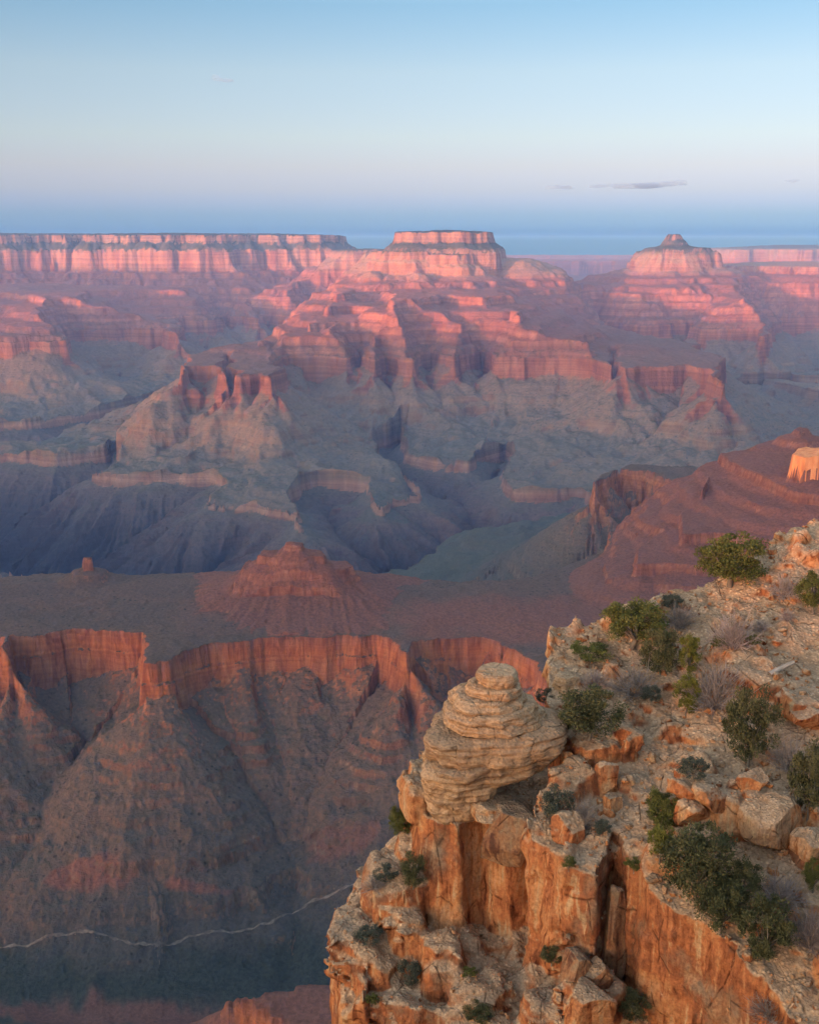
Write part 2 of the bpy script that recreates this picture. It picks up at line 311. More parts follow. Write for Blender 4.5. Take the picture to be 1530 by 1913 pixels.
# near ridge with its red wall
feat('red_wall_ridge', [Z(1110, 908, -640), Z(1120, 888, -640), Z(1145, 877, -640), Z(1200, 880, -640), Z(1250, 896, -640), Z(1287, 928, -640), Q(1265, 2640), Z(1228, 979, -640), Z(1165, 976, -640), Z(1143, 992, -640), Q(1132, 2250), Q(1000, 2060),
     Q(850, 2030), Q(700, 2080), Q(500, 2100), Q(300, 2080), Q(100, 2080), Q(-300, 2000),
     Z(-300, 1196, -640), Z(-40, 1190, -640), Z(3, 1192, -640), Z(8, 1215, -640), Z(16, 1188, -640), Z(60, 1186, -640), Z(130, 1177, -640), Z(200, 1178, -640), Z(268, 1180, -640), Z(274, 1186, -640), Z(279, 1238, -640), Z(310, 1236, -640), Z(345, 1218, -640),
     Z(400, 1203, -640), Z(460, 1199, -640), Z(470, 1196, -640), Z(530, 1190, -640), Z(600, 1190, -640), Z(660, 1186, -640), Z(702, 1184, -640), Z(725, 1193, -640), Z(748, 1216, -640), Z(764, 1222, -640), Z(770, 1202, -640), Z(830, 1193, -640), Z(905, 1190, -640),
     Z(945, 1210, -640), Z(1003, 1238, -640), Z(1030, 1285, -640), Q(1200, 1500), Q(1700, 1430), Q(1750, 2700), Q(1600, 3050), Q(1400, 3080), Q(1180, 3220)], -640,
     [(0, -640), (3, -672), (7, -677), (10, -716), (15, -748), (60, -786), (190, -866), (320, -938), (400, -960), (700, -985), (1200, -1065)], .13, 80, (.11, 15))
# stepped butte and knob on it
feat('stepped_butte', [Q(531, 1905), Q(545, 1898), Q(562, 1900), Q(566, 1925), Q(535, 1928)], -534, [(0, -534), (2, -541), (20, -553)], .2, 22, (.35, 5))
feat('stepped_butte', [Q(480, 1905), Q(505, 1892), Q(540, 1888), Q(604, 1895), Q(608, 1915), Q(600, 1945), Q(490, 1945)], -552, [(0, -552), (2, -563), (24, -577)], .2, 30, (.1, 5))
feat('stepped_butte', [Q(450, 1902), Q(475, 1890), Q(540, 1878), Q(600, 1884), Q(645, 1892), Q(660, 1908), Q(650, 1955), Q(460, 1955)], -575, [(0, -575), (2.5, -588), (9, -592), (11, -598), (36, -612), (85, -628), (150, -640)], .3, 40, (.1, 4))
feat('knob', [Q(154, 1998), Q(170, 1998), Q(170, 2010), Q(154, 2010)], -582, [(0, -582), (2, -604), (8, -608), (80, -645), (160, -660)], .2, 20, (.05, 1))
# red stepped ridge on the right
feat('ledged_red_ridge', [Q(1484, 2390), Q(1495, 2370), Q(1512, 2400), Q(1498, 2420)], -404, [(0, -404), (40, -430), (120, -466)], .3, 40)
feat('ledged_red_ridge', [Z(1362, 859, -458), Z(1400, 880, -458), Z(1480, 914, -458), Z(1600, 930, -458), Q(1750, 2500), Q(1520, 2560), Q(1345, 2420)], -458, [(0, -458), (3, -477), (60, -500), (120, -525)], .3, 50, (.12, 22))
feat('ledged_red_ridge', [Z(1312, 912, -492), Z(1326, 886, -492), Z(1370, 918, -492), Z(1415, 944, -492), Z(1600, 962, -492), Q(1750, 2520), Q(1330, 2420)], -492, [(0, -492), (3, -513), (60, -536), (120, -560)], .3, 50, (.12, 20))
feat('ledged_red_ridge', [Z(1272, 997, -530), Z(1330, 994, -530), Z(1400, 1001, -530), Z(1600, 1016, -530), Q(1750, 2500), Q(1320, 2400), Q(1275, 2150)], -530, [(0, -530), (3, -549), (50, -570), (120, -596)], .3, 45, (.12, 22))
feat('ledged_red_ridge', [Z(1186, 1051, -565), Z(1240, 1049, -565), Z(1310, 1053, -565), Z(1600, 1066, -565), Q(1750, 2400), Q(1270, 2250), Q(1190, 2010)], -565, [(0, -565), (3, -585), (50, -604), (120, -630)], .3, 45, (.12, 20))
feat('ledged_red_ridge', [Z(1132, 1083, -598), Z(1190, 1083, -598), Z(1260, 1090, -598), Z(1600, 1105, -598), Q(1750, 2300), Q(1210, 2150), Q(1130, 2010)], -598, [(0, -598), (3, -613), (60, -632), (180, -660)], .3, 45, (.12, 18))
feat('orange_crag', [Q(1482, 2095), Q(1500, 2078), Q(1560, 2072), Q(1640, 2070), Q(1640, 2180), Q(1490, 2180)], -402, [(0, -402), (3, -428), (7, -450), (10, -470), (14, -520)], .2, 28, (.15, 8))
# red spur low down in front
feat('red_spur', [Z(420, 1860, -640), Z(450, 1868, -640), Z(485, 1886, -640), Z(530, 1912, -640), Q(600, 700), Q(760, 690), Q(760, 850), Z(640, 1822, -640), Z(560, 1838, -640), Z(490, 1856, -640)], -640,
     [(0, -640), (2, -655), (5, -660), (60, -705), (110, -830), (150, -1010), (170, -1100)], .15, 30, (.1, 10))
# gorge cut into the Tonto bench: its rim as seen
ZT = -1063
GORGE = np.array([Z(-300, 835, ZT), Z(60, 852, ZT), Z(108, 856, ZT), Z(200, 850, ZT), Z(224, 838, ZT), Z(232, 850, ZT), Z(250, 856, ZT), Z(185, 884, ZT), Z(250, 890, ZT), Z(340, 890, ZT), Z(398, 893, ZT), Z(410, 912, ZT), Z(374, 938, ZT),
    Z(470, 940, ZT), Z(552, 962, ZT), Z(556, 985, ZT), Z(545, 930, ZT), Z(560, 905, ZT), Z(590, 898, ZT), Z(678, 904, ZT), Z(714, 946, ZT), Z(726, 930, ZT), Z(776, 926, ZT), Z(784, 905, ZT), Z(700, 852, ZT), Z(690, 834, ZT), Z(735, 820, ZT), Z(795, 797, ZT), Z(748, 826, ZT),
    Z(760, 850, ZT), Z(800, 862, ZT), Z(878, 872, ZT), Z(884, 858, ZT), Z(950, 842, ZT), Z(955, 855, ZT), Z(940, 885, ZT), Z(960, 921, ZT), Z(1030, 925, ZT), Z(1100, 922, ZT), Z(1125, 960, ZT), Z(1000, 1000, ZT), Z(900, 1008, ZT), Z(860, 1020, ZT),
    Z(828, 1040, ZT), Z(812, 1064, ZT), Z(760, 1110, ZT), Z(560, 1125, ZT), Z(300, 1095, ZT), Z(120, 1085, ZT), Z(20, 1062, ZT), Z(-300, 1050, ZT)])
GORGE2 = np.array([Z(-300, 800, ZT), Z(60, 792, ZT), Z(200, 768, ZT), Z(330, 742, ZT), Z(480, 716, ZT), Z(340, 752, ZT), Z(230, 778, ZT), Z(110, 812, ZT), Z(70, 830, ZT), Z(-300, 830, ZT)])
GORGE3 = np.array([Z(1330, 760, ZT), Z(1420, 740, ZT), Z(1600, 752, ZT), Z(1750, 780, ZT), Z(1750, 795, ZT), Z(1560, 768, ZT), Z(1430, 752, ZT)])

def sdf(X, Y, poly):
    """signed distance (outside +), and a coordinate along the outline of the nearest point"""
    n = len(poly); best = np.full(X.shape, 1e18, np.float32); sc = np.zeros(X.shape, np.float32); bx_ = np.zeros(X.shape, np.float32); by_ = np.zeros(X.shape, np.float32)
    inside = np.zeros(X.shape, bool); s = 0.0
    for i in range(n):
        ax, ay = poly[i]; bx, by = poly[(i + 1) % n]; ex, ey = float(bx - ax), float(by - ay); L = math.hypot(ex, ey) + 1e-9; ax = float(ax); ay = float(ay); by = float(by)
        wx = X - np.float32(ax); wy = Y - np.float32(ay)
        tt = np.clip((wx * ex + wy * ey) / (L * L), 0, 1)
        dx = wx - ex * tt; dy = wy - ey * tt; d = dx * dx + dy * dy
        m = d < best
        np.copyto(best, d, where=m); np.copyto(sc, s + tt * L, where=m, casting='unsafe'); np.copyto(bx_, dx, where=m); np.copyto(by_, dy, where=m)
        if ay != by:
            c = ((ay > Y) != (by > Y)) & (wx < ex * wy / ey)
            inside ^= c
        s += L
    d = np.sqrt(best)
    return np.where(inside, -d, d), sc, np.arctan2(by_, bx_)

def terrace(z, h, k, ph=0.0):
    t = z / h + ph; fl = np.floor(t); f = t - fl
    g = np.clip((f - .55) / .28, 0, 1); g = g * .58 + f * .42
    return (fl + f + k * (g - f) - ph) * h

KEYS = ['canyon_floor', 'inner_gorge']
def heights(X, Y):
    sh = X.shape; X = X.ravel().astype(np.float32); Y = Y.ravel().astype(np.float32)
    # domain warps: rims with alcoves and noses, on two scales of distance
    nf = smooth(2600, 4200, Y)
    wx = np.where(nf > 0, fbm2(X / 560, Y / 560, 5, 1, .6) * 70 * (1 + .6 * smooth(8500, 10500, Y)), 0) * nf + (1 - nf) * fbm2(X / 95, Y / 95, 5, 2, .62) * 11
    wy = np.where(nf > 0, fbm2(X / 560, Y / 560, 5, 7, .6) * 70 * (1 + .6 * smooth(8500, 10500, Y)), 0) * nf + (1 - nf) * fbm2(X / 95, Y / 95, 5, 9, .62) * 11
    Xw = X + wx; Yw = Y + wy
    base = -1066 + 100 * (1 - smooth(1700, 2600, Y)) + fbm2(X / 700, Y / 700, 4, 31) * 14 + 260 * smooth(13000, 17000, Y)
    base = base + 26 * smooth(1235, 1120, Y + 30 * pn2(X / 90, Y / 90, 33))
    z = base.copy(); own = np.zeros(len(X), np.int16)
    dR = np.full(len(X), 1e6, np.float32)             # distance outside the nearest red wall: the beds above it end there
    order = [f for f in FE if f[2] in (-655, -640) and f[0] != 'red_spur'] + [f for f in FE if not (f[2] in (-655, -640) and f[0] != 'red_spur')]
    for key, poly, zr, prof, gul, L, ins in order:
        if key not in KEYS: KEYS.append(key)
        reach = prof[-1, 0] * 1.6
        m = (X > poly[:, 0].min() - reach) & (X < poly[:, 0].max() + reach) & (Y > poly[:, 1].min() - reach) & (Y < poly[:, 1].max() + reach)
        if not m.any(): continue
        idx = np.nonzero(m)[0]
        small = L < 65
        k = .35 if small else 1.0
        x = X[idx] + (Xw[idx] - X[idx]) * k; y = Y[idx] + (Yw[idx] - Y[idx]) * k
        d, s, a = sdf(x, y, poly)
        ca, sa = np.cos(a) * 1.2, np.sin(a) * 1.2
        g = ridge2(s / (L * 1.3) + ca, sa, 3, 51, .6) - .25                                   # ribs running down the apron
        o = np.maximum(d, 0)
        lim = prof[min(3, len(prof) - 1), 0]
        oe = o * (1 - gul * g * smooth(lim * .3, lim * 2.2, o) * (smooth(420, 250, o) if zr == -640 else 1.0)) + L * (.05 if L < 100 else .05 if zr > -100 else .032) * (pn2(s / (L * .16) + 7, a * 0, 5) * (.5 + pn2(s / (L * .9), a * 0, 8)) + .4 * pn2(s / (L * .05) + 3, a * 0, 6) + 1.6 * pn2(s / (L * .5) + 5, a * 0, 9)) * np.minimum(1, o / 4) * smooth(3.2 * L, .6 * L, o)
        if L >= 70: oe = oe * (1 - .07 * ridge2(s / (L * .22) + 2 * ca, 2 * sa, 2, 57) * smooth(lim, lim * 3, o) * (smooth(420, 250, o) if zr == -640 else 1.0))
        zo = np.interp(oe, prof[:, 0], prof[:, 1])
        zo = zo - np.maximum(0, oe - prof[-1, 0]) * 1.2
        zi = zr + np.minimum(-np.minimum(d, 0) * ins[0], ins[1])
        if zr in (-655, -640) and key != 'red_spur':      # talus cones that climb the wall unevenly
            H = 104. if zr == -640 else 178.
            zc = zr - H * (.54 + .5 * pn2(s / (L * 1.1) + ca, sa, 63) * np.exp(-o / (90. if zr == -640 else 260.))) - (.78 if zr == -640 else .62) * o
            zo = np.where(o > 3, np.maximum(zo, zc), zo)
        if zr > -100 and key != 'temple_butte' and L > 150:    # aprons that climb the upper cliff here and there
            zo = np.where(o > 60, np.maximum(zo, -285 + 95 * pn2(s / 210 + ca, sa, 67) - .5 * np.maximum(o - 190, 0) - np.maximum(190 - o, 0) * .1), zo)
        zz = np.where(d > 0, zo, zi)
        if zr in (-655, -640) and key != 'red_spur': dR[idx] = np.minimum(dR[idx], d)
        elif zr > -640 and key not in ('orange_crag', 'far_plateau'):
            qd = dR[idx] + (5 if small else 25); zz = np.minimum(zz, -640 - np.where(qd > 0, 8.0, 1.6 if small else 1.1) * qd)
        better = zz > z[idx]
        z[idx] = np.where(better, zz, z[idx]); own[idx] = np.where(better, KEYS.index(key), own[idx])
    # benches in the red beds, weaker ones below the red wall
    Lz = np.where(Y > 3000, 62.0, 24.0)
    tz = z + fbm2(X / 900, Y / 900, 3, 77) * 16
    msk = smooth(-650, -610, z) * smooth(-255, -300, z)
    big = Y > 3000
    ter = np.where(big, terrace(tz, 62., 1.0), terrace(tz, 21., .8)) - tz
    z = z + ter * msk * np.where(own == KEYS.index('stepped_butte'), .25, 1.0)
    m2 = smooth(-830, -860, z) * smooth(-1050, -1010, z) * np.clip(fbm2(X / 260, Y / 260, 2, 88) * 1.5, 0, 1)
    z = z + (terrace(z, 40., .9, .3) - z) * m2
    m3 = smooth(-745, -765, z) * smooth(-905, -875, z) * (1 - nf) * np.clip(fbm2(X / 110, Y / 110, 2, 89) * 1.9, 0, 1)
    z = z + (terrace(z + fbm2(X / 200, Y / 200, 2, 79) * 6, 17., .95, .3) - (z + fbm2(X / 200, Y / 200, 2, 79) * 6)) * m3
    # the gorge and its side canyons
    for gp, depth, sl in ((GORGE, -1445, .72), (GORGE2, -1190, .5), (GORGE3, -1180, .5)):
        m = (X > gp[:, 0].min() - 200) & (X < gp[:, 0].max() + 200) & (Y > gp[:, 1].min() - 200) & (Y < gp[:, 1].max() + 200) & (z < -880)
        idx = np.nonzero(m)[0]
        d, s, a = sdf(X[idx] + .55 * wx[idx], Y[idx] + .55 * wy[idx], gp)
        ins = np.maximum(-d, 0)
        g = ridge2(s / 260 + np.cos(a) * 1.3, np.sin(a) * 1.3, 4, 61, .6) - .25
        e = ins * (1 - .55 * g * smooth(20, 160, ins))
        hv = np.clip(.75 + .7 * pn2(s / 330 + 5, a * 0, 64), .12, 1.25)
        zg = ZT - hv * np.interp(e, [0, 10], [0, 44]) - np.interp(e, [10, 70, 5000], [0, 34, 34 + 4930 * sl])
        zg = np.maximum(zg, depth + fbm2(X[idx] / 120, Y[idx] / 120, 3, 91) * 6)
        zg = zg + ridge2(X[idx] / 210, Y[idx] / 210, 4, 71) * 26 * smooth(30, 140, ins)
        cut = (d < 0) & (zg < z[idx])
        z[idx] = np.where(cut, zg, z[idx]); own[idx] = np.where(cut, 1, own[idx])
    rel = np.where(big, 15., 4.2)
    sc = np.where(big, 210., 46.)
    z = z + ridge2(X / sc, Y / sc, 5, 101, .55) * rel - rel * .4
    wq = (own != 1) * smooth(-860, -960, z) * nf
    z = z - np.clip(ridge2((X + 1.2 * wx) / 900 + 3, (Y + 1.2 * wy) / 900, 3, 105, .5) - .25, 0, 1) * 85 * wq - np.clip(ridge2((X + wx) / 260, (Y + wy) / 260, 3, 109, .5) - .1, 0, 1) * 30 * wq
    z = z - np.clip(ridge2(X / 150 + 3, Y / 150, 3, 105, .5) - .35, 0, 1) * 9 * smooth(-900, -980, z) * (own != 1) * (1 - nf)          # washes in the benches
    return z.reshape(sh), own.reshape(sh)

def build_terrain():
    tt = np.concatenate([np.linspace(-.60, -.445, 30, endpoint=False), np.linspace(-.445, .445, 720), np.linspace(.445, .60, 30)[1:]])
    segs = [(480, 1250, 80), (1250, 1460, 75), (1460, 1860, 200), (1860, 2600, 180), (2600, 3600, 70), (3600, 5700, 190), (5700, 7600, 150), (7600, 9300, 140), (9300, 12300, 110), (12300, 16000, 30), (16000, 27500, 60)]
    yy = np.concatenate([np.exp(np.linspace(math.log(a), math.log(b), n, endpoint=False)) for a, b, n in segs])
    Yg, Tg = np.meshgrid(yy, tt, indexing='ij'); Xg = Tg * Yg
    zg, own = heights(Xg, Yg)
    nr, nc = zg.shape
    V = np.stack([Xg, Yg, zg], -1).reshape(-1, 3)
    ii = np.arange(nr * nc).reshape(nr, nc)
    F = np.stack([ii[:-1, :-1], ii[:-1, 1:], ii[1:, 1:], ii[1:, :-1]], -1).reshape(-1, 4)
    # normals over the whole sheet, so that the pieces join without a seam
    e1 = V[F[:, 2]] - V[F[:, 0]]; e2 = V[F[:, 3]] - V[F[:, 1]]; fn = np.cross(e1, e2)
    N = np.zeros_like(V)
    for k in range(4): np.add.at(N, F[:, k], fn)
    N /= np.linalg.norm(N, axis=1)[:, None] + 1e-9
    fo = own.reshape(-1)[F[:, 0]]
    KEYS.append('tonto_bench'); fo = np.where((fo == 0) & (V[F[:, 0], 1] < 2600), KEYS.index('tonto_bench'), fo)
    rust = np.zeros(len(V), np.float32)
    def patch(px, py, z, rx, ry, w):
        c = at_z(px, py, z); dx = (V[:, 0] - c[0]) / rx; dy = (V[:, 1] - c[1]) / ry
        d = np.sqrt(dx * dx + dy * dy) + fbm2(V[:, 0] / 35, V[:, 1] / 35, 3, 141) * .45
        return w * smooth(1.0, .55, d)
    rust = np.maximum(rust, patch(180, 1722, -950, 75, 22, .5)); rust = np.maximum(rust, patch(385, 1742, -960, 62, 10, .55))
    rust = np.maximum(rust, patch(200, 1892, -950, 330, 40, .75)); rust = np.maximum(rust, patch(640, 1670, -950, 60, 25, .4))
    near_red = np.isin(own.reshape(-1), [KEYS.index(k) for k in ('red_spur', 'ledged_red_ridge', 'stepped_butte', 'orange_crag')]) & (V[:, 2] > -960)
    rust = np.maximum(rust, near_red * .75)
    # red shale shed from the stepped butte over the ridge below it
    c = at_z(545, 1110, -610); dd = np.hypot((V[:, 0] - c[0]) / 190, (V[:, 1] - c[1]) / 100) + fbm2(V[:, 0] / 60, V[:, 1] / 60, 3, 151) * .3
    rust = np.maximum(rust, .75 * smooth(1.1, .5, dd)); 
    cc = at_z(1000, 1150, -625); dd = np.hypot((V[:, 0] - cc[0]) / 330, (V[:, 1] - cc[1]) / 130) + fbm2(V[:, 0] / 60, V[:, 1] / 60, 3, 152) * .3
    rust = np.maximum(rust, .7 * smooth(1.1, .5, dd))
    scrubv = smooth(-925, -952, V[:, 2] + 12 * fbm2(V[:, 0] / 60, V[:, 1] / 60, 3, 161)) * smooth(1750, 1600, V[:, 1]) * (1 - rust) * .85
    INFO = {
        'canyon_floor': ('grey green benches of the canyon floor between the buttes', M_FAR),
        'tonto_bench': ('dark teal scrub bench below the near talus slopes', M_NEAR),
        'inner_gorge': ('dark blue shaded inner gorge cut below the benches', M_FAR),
        'north_rim': ('long level plateau rim with sunlit pale cliffs along the skyline', M_FAR),
        'mesa': ('great flat-topped mesa with glowing pink tiers at the centre of the skyline', M_FAR),
        'red_butte': ('two-headed red butte with a dark notch standing before the mesa', M_FAR),
        'temple_butte': ('butte with a small pointed peak on the skyline beside the mesa', M_FAR),
        'far_plateau': ('hazy blue plateaus at the far horizon', M_FAR),
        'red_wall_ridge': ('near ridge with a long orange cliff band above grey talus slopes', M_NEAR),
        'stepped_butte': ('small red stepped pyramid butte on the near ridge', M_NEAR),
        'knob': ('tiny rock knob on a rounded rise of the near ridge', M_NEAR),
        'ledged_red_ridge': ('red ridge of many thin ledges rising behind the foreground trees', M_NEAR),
        'orange_crag': ('orange crag with sunlight painted into its colour at the edge of the ledged red ridge', M_CRAG),
        'red_spur': ('low red rocky spur beside the foot of the foreground cliff', M_NEAR)}
    for i, k in enumerate(KEYS):
        fk = F[fo == i]
        if not len(fk): continue
        u, inv = np.unique(fk.ravel(), return_inverse=True)
        lab, mat = INFO[k]
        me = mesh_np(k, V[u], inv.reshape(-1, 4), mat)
        at = me.attributes.new('rust', 'FLOAT', 'POINT'); at.data.foreach_set('value', rust[u].astype(np.float32))
        at = me.attributes.new('scrub', 'FLOAT', 'POINT'); at.data.foreach_set('value', scrubv[u].astype(np.float32))
        me.normals_split_custom_set_from_vertices(N[u].tolist())
        tag(link(bpy.data.objects.new(k, me)), lab, kind='structure')
build_terrain()
# ------------------------------------------------------------------ foreground: rocky rim slope, cliffs and ledges
def rock_material(name, scree=True, warm=.5, sc=1.0, dark=0.0, band=0.0):
    t = NT(name); g = t.pos(); P = t.scale(g.outputs['Position'], (sc, sc, sc))
    sx = t.n('ShaderNodeSeparateXYZ'); t.l(g.outputs['Position'], sx.inputs[0])
    nx = t.n('ShaderNodeSeparateXYZ'); t.l(g.outputs['Normal'], nx.inputs[0])
    big = t.noise(P, .22, 4, .55, .3); mid = t.noise(P, 1.1, 6, .62, .4); fine = t.noise(P, 5.5, 6, .7)
    run = t.noise(t.scale(P, (1.3, 1.3, .16)), 1.5, 6, .62, .5)                 # mineral streaks running down
    k = .5 - warm * .25
    cl = t.ramp(t.math('ADD', t.math('MULTIPLY', big, .6), t.math('MULTIPLY', run, .4)),
                [(k - .20, (.17, .12, .095)), (k - .10, (.38, .26, .18)), (k - .02, (.56, .38, .25)), (k + .05, (.58, .31, .16)), (k + .12, (.46, .19, .09)), (k + .18, (.30, .12, .065)), (k + .28, (.52, .36, .24))])
    cl = t.mix(t.rng(run, .53, .66), cl, t.mix(1, cl, (.42, .33, .29), 'MULTIPLY'))
    cl = t.mix(t.rng(run, .42, .33), cl, (.56, .42, .27))
    cl = t.mix(t.math('MULTIPLY', t.rng(big, .55, .70), t.rng(mid, .45, .6)), cl, (.25, .20, .165))     # grey lichen and old faces
    cl = t.mix(1, cl, (.86, .78, .72), 'MULTIPLY')
    if band:
        vb = t.n('ShaderNodeCombineXYZ'); t.l(t.math('MULTIPLY', sx.outputs['X'], .12), vb.inputs[0]); t.l(t.math('MULTIPLY', sx.outputs['Y'], .12), vb.inputs[1]); t.l(t.math('MULTIPLY', sx.outputs['Z'], 3.2), vb.inputs[2])
        bd = t.noise(vb.outputs[0], 1.0, 5, .6)
        cl = t.mix(band, cl, t.ramp(bd, [(.30, (.22, .15, .105)), (.40, (.42, .29, .185)), (.49, (.52, .375, .255)), (.54, (.28, .165, .085)), (.59, (.48, .335, .225)), (.70, (.30, .22, .16))]))
        pit = t.voro(P, 6.0); cl = t.mix(t.math('MULTIPLY', t.rng(pit.outputs['Distance'], .05, .25, 1, 0), t.rng(mid, .45, .62)), cl, (.13, .09, .065))
    top = t.ramp(mid, [(.30, (.40, .265, .18)), (.46, (.57, .395, .275)), (.58, (.66, .485, .35)), (.72, (.54, .36, .24))])
    peb = t.voro(P, 4.2); top = t.mix(t.rng(peb.outputs['Distance'], .12, .42), t.mix(t.rng(t.noise(P, .55, 3), .42, .6), top, t.mix(1, top, (1.3, 1.26, 1.2), 'MULTIPLY')), t.mix(1, top, (.72, .69, .66), 'MULTIPLY'))
    top = t.mix(t.math('MULTIPLY', t.rng(big, .50, .68), .5), top, (.36, .275, .215))
    up = t.rng(t.math('ADD', nx.outputs['Z'], t.math('MULTIPLY', t.math('SUBTRACT', mid, .5), .5)), .45, .72)
    col = t.mix(t.math('MULTIPLY', up, .3 if band else 1.0), cl, top)
    col = t.mix(t.rng(fine, .34, .60), t.mix(1, col, (.70, .67, .65), 'MULTIPLY'), t.mix(1, col, (1.14, 1.12, 1.08), 'MULTIPLY'))
    col = t.mix(1, col, (.80, .76, .73), 'MULTIPLY')
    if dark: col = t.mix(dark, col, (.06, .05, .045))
    wv = t.n('ShaderNodeVectorMath', operation='ADD'); t.l(t.scale(P, (1, 1, .6)), wv.inputs[0])
    cr = t.voro(wv.outputs[0], .42, 'DISTANCE_TO_EDGE'); crk = t.rng(cr.outputs['Distance'], 0, .022)
    col = t.mix(t.math('MULTIPLY', t.math('SUBTRACT', 1.0, crk), t.rng(mid, .52 if band else .46, .62 if band else .56)), col, t.mix(1, col, (.34, .30, .28), 'MULTIPLY'))
    h = t.math('ADD', t.math('ADD', t.math('MULTIPLY', mid, 1.0), t.math('MULTIPLY', fine, .45)), t.math('ADD', t.math('MULTIPLY', run, .35), t.math('MULTIPLY', t.math('MULTIPLY', crk, t.rng(mid, .40, .55)), .35)))
    h = t.math('ADD', h, t.math('MULTIPLY', t.math('MULTIPLY', t.rng(peb.outputs['Distance'], .1, .5, 1, 0), up), .5))
    return t.done(col, t.bump(h, .16, .8))
M_ROCK = rock_material('rim_rock')
M_BANDED = rock_material('banded_limestone', True, .35, 1.0, 0, .8)
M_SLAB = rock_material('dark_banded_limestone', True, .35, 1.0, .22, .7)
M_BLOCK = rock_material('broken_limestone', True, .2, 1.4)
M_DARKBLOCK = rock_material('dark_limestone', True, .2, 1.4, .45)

def surface_nets(f, org, h):
    nx, ny, nz = f.shape; s = f < 0
    c = s[:-1, :-1, :-1].astype(np.int8)
    for a, b, d in ((1, 0, 0), (0, 1, 0), (0, 0, 1), (1, 1, 0), (1, 0, 1), (0, 1, 1), (1, 1, 1)):
        c += s[a:nx - 1 + a, b:ny - 1 + b, d:nz - 1 + d]
    cells = np.argwhere((c > 0) & (c < 8))
    vid = np.full(c.shape, -1, np.int32); vid[cells[:, 0], cells[:, 1], cells[:, 2]] = np.arange(len(cells))
    acc = np.zeros((len(cells), 3), np.float32); cnt = np.zeros(len(cells), np.float32)
    cor = {}
    for a in (0, 1):
        for b in (0, 1):
            for d in (0, 1): cor[(a, b, d)] = f[cells[:, 0] + a, cells[:, 1] + b, cells[:, 2] + d]
    for p in cor:
        for ax in range(3):
            if p[ax]: continue
            q = list(p); q[ax] = 1; q = tuple(q)
            fa, fb = cor[p], cor[q]; m = (fa < 0) != (fb < 0)
            t = np.where(m, fa / np.where(m, fa - fb, 1), 0)
            for k in range(3): acc[:, k] += np.where(m, p[k] + (t if k == ax else 0), 0)
            cnt += m
    V = (cells + acc / cnt[:, None]) * h + np.array(org)
    faces = []
    for ax in range(3):
        sl0 = [slice(None)] * 3; sl1 = [slice(None)] * 3; sl0[ax] = slice(0, -1); sl1[ax] = slice(1, None)
        e = np.argwhere(s[tuple(sl0)] != s[tuple(sl1)])
        b, d = (ax + 1) % 3, (ax + 2) % 3
        ok = (e[:, b] > 0) & (e[:, d] > 0) & (e[:, b] < f.shape[b] - 1) & (e[:, d] < f.shape[d] - 1); e = e[ok]
        def vv(ob, od):
            q = e.copy(); q[:, b] -= ob; q[:, d] -= od; return vid[q[:, 0], q[:, 1], q[:, 2]]
        F = np.stack([vv(1, 1), vv(0, 1), vv(0, 0), vv(1, 0)], 1)
        flip = ~s[tuple(e.T)]
        F[flip] = F[flip][:, ::-1]; faces.append(F)
    F = np.concatenate(faces); return V, F[(F >= 0).all(1)]

def hash3(P, seed=0):
    i = np.floor(P).astype(np.int64); return _h(i[..., 0], i[..., 1], i[..., 2], seed) / 65535.0

# slope of the rim: a plane through points seen in the photograph
_A, _B, _C = at_y(1530, 1010, 70), at_y(1050, 1250, 62), at_y(1530, 1800, 42)
_pl = np.linalg.solve(np.array([[1, _A[0], _A[1]], [1, _B[0], _B[1]], [1, _C[0], _C[1]]]), np.array([_A[2], _B[2], _C[2]]))
def g_up(x, y): return _pl[0] + _pl[1] * x + _pl[2] * y
def on_slope(px, py):
    r = ray(px, py); k = _pl[0] / (r[2] - _pl[1] * r[0] - _pl[2] * r[1]); return tuple((r * k)[:2])
UP = [(9.0, 65.0), (8.2, 62.4), (8.0, 60), on_slope(1062, 1380), (8.3, 54.6), (6.7, 52.0), on_slope(985, 1580), on_slope(1050, 1618), on_slope(1118, 1650), (10.1, 49.7), (10.4, 50.6), on_slope(1168, 1622),
      on_slope(1215, 1660), on_slope(1262, 1700), on_slope(1350, 1768), (14.7, 43.3), on_slope(1372, 1790), on_slope(1440, 1850), on_slope(1500, 1915), (19.5, 32.0), (60, 32), (60, 90), (40, 78.5), (30, 73.5), (20, 68.8)]
MID = [(-.2, 59.5), (-.1, 57), (.35, 54.9), (1.5, 53.3), (2.7, 52.7), (3.15, 53.9), (4.0, 54.3), (4.5, 53.2), (5.5, 52.7), (6.4, 53.0), (6.9, 51.6), (9, 52), (12, 56), (12, 63), (2, 62)]
LOW = [(-3.6, 55), (-4.0, 52.6), (-3.4, 50.5), (-1.6, 49.0), (.6, 47.2), (2.6, 45.0), (6, 42), (10, 39), (13, 35), (17, 28), (60, 28), (60, 66), (-2.2, 60)]
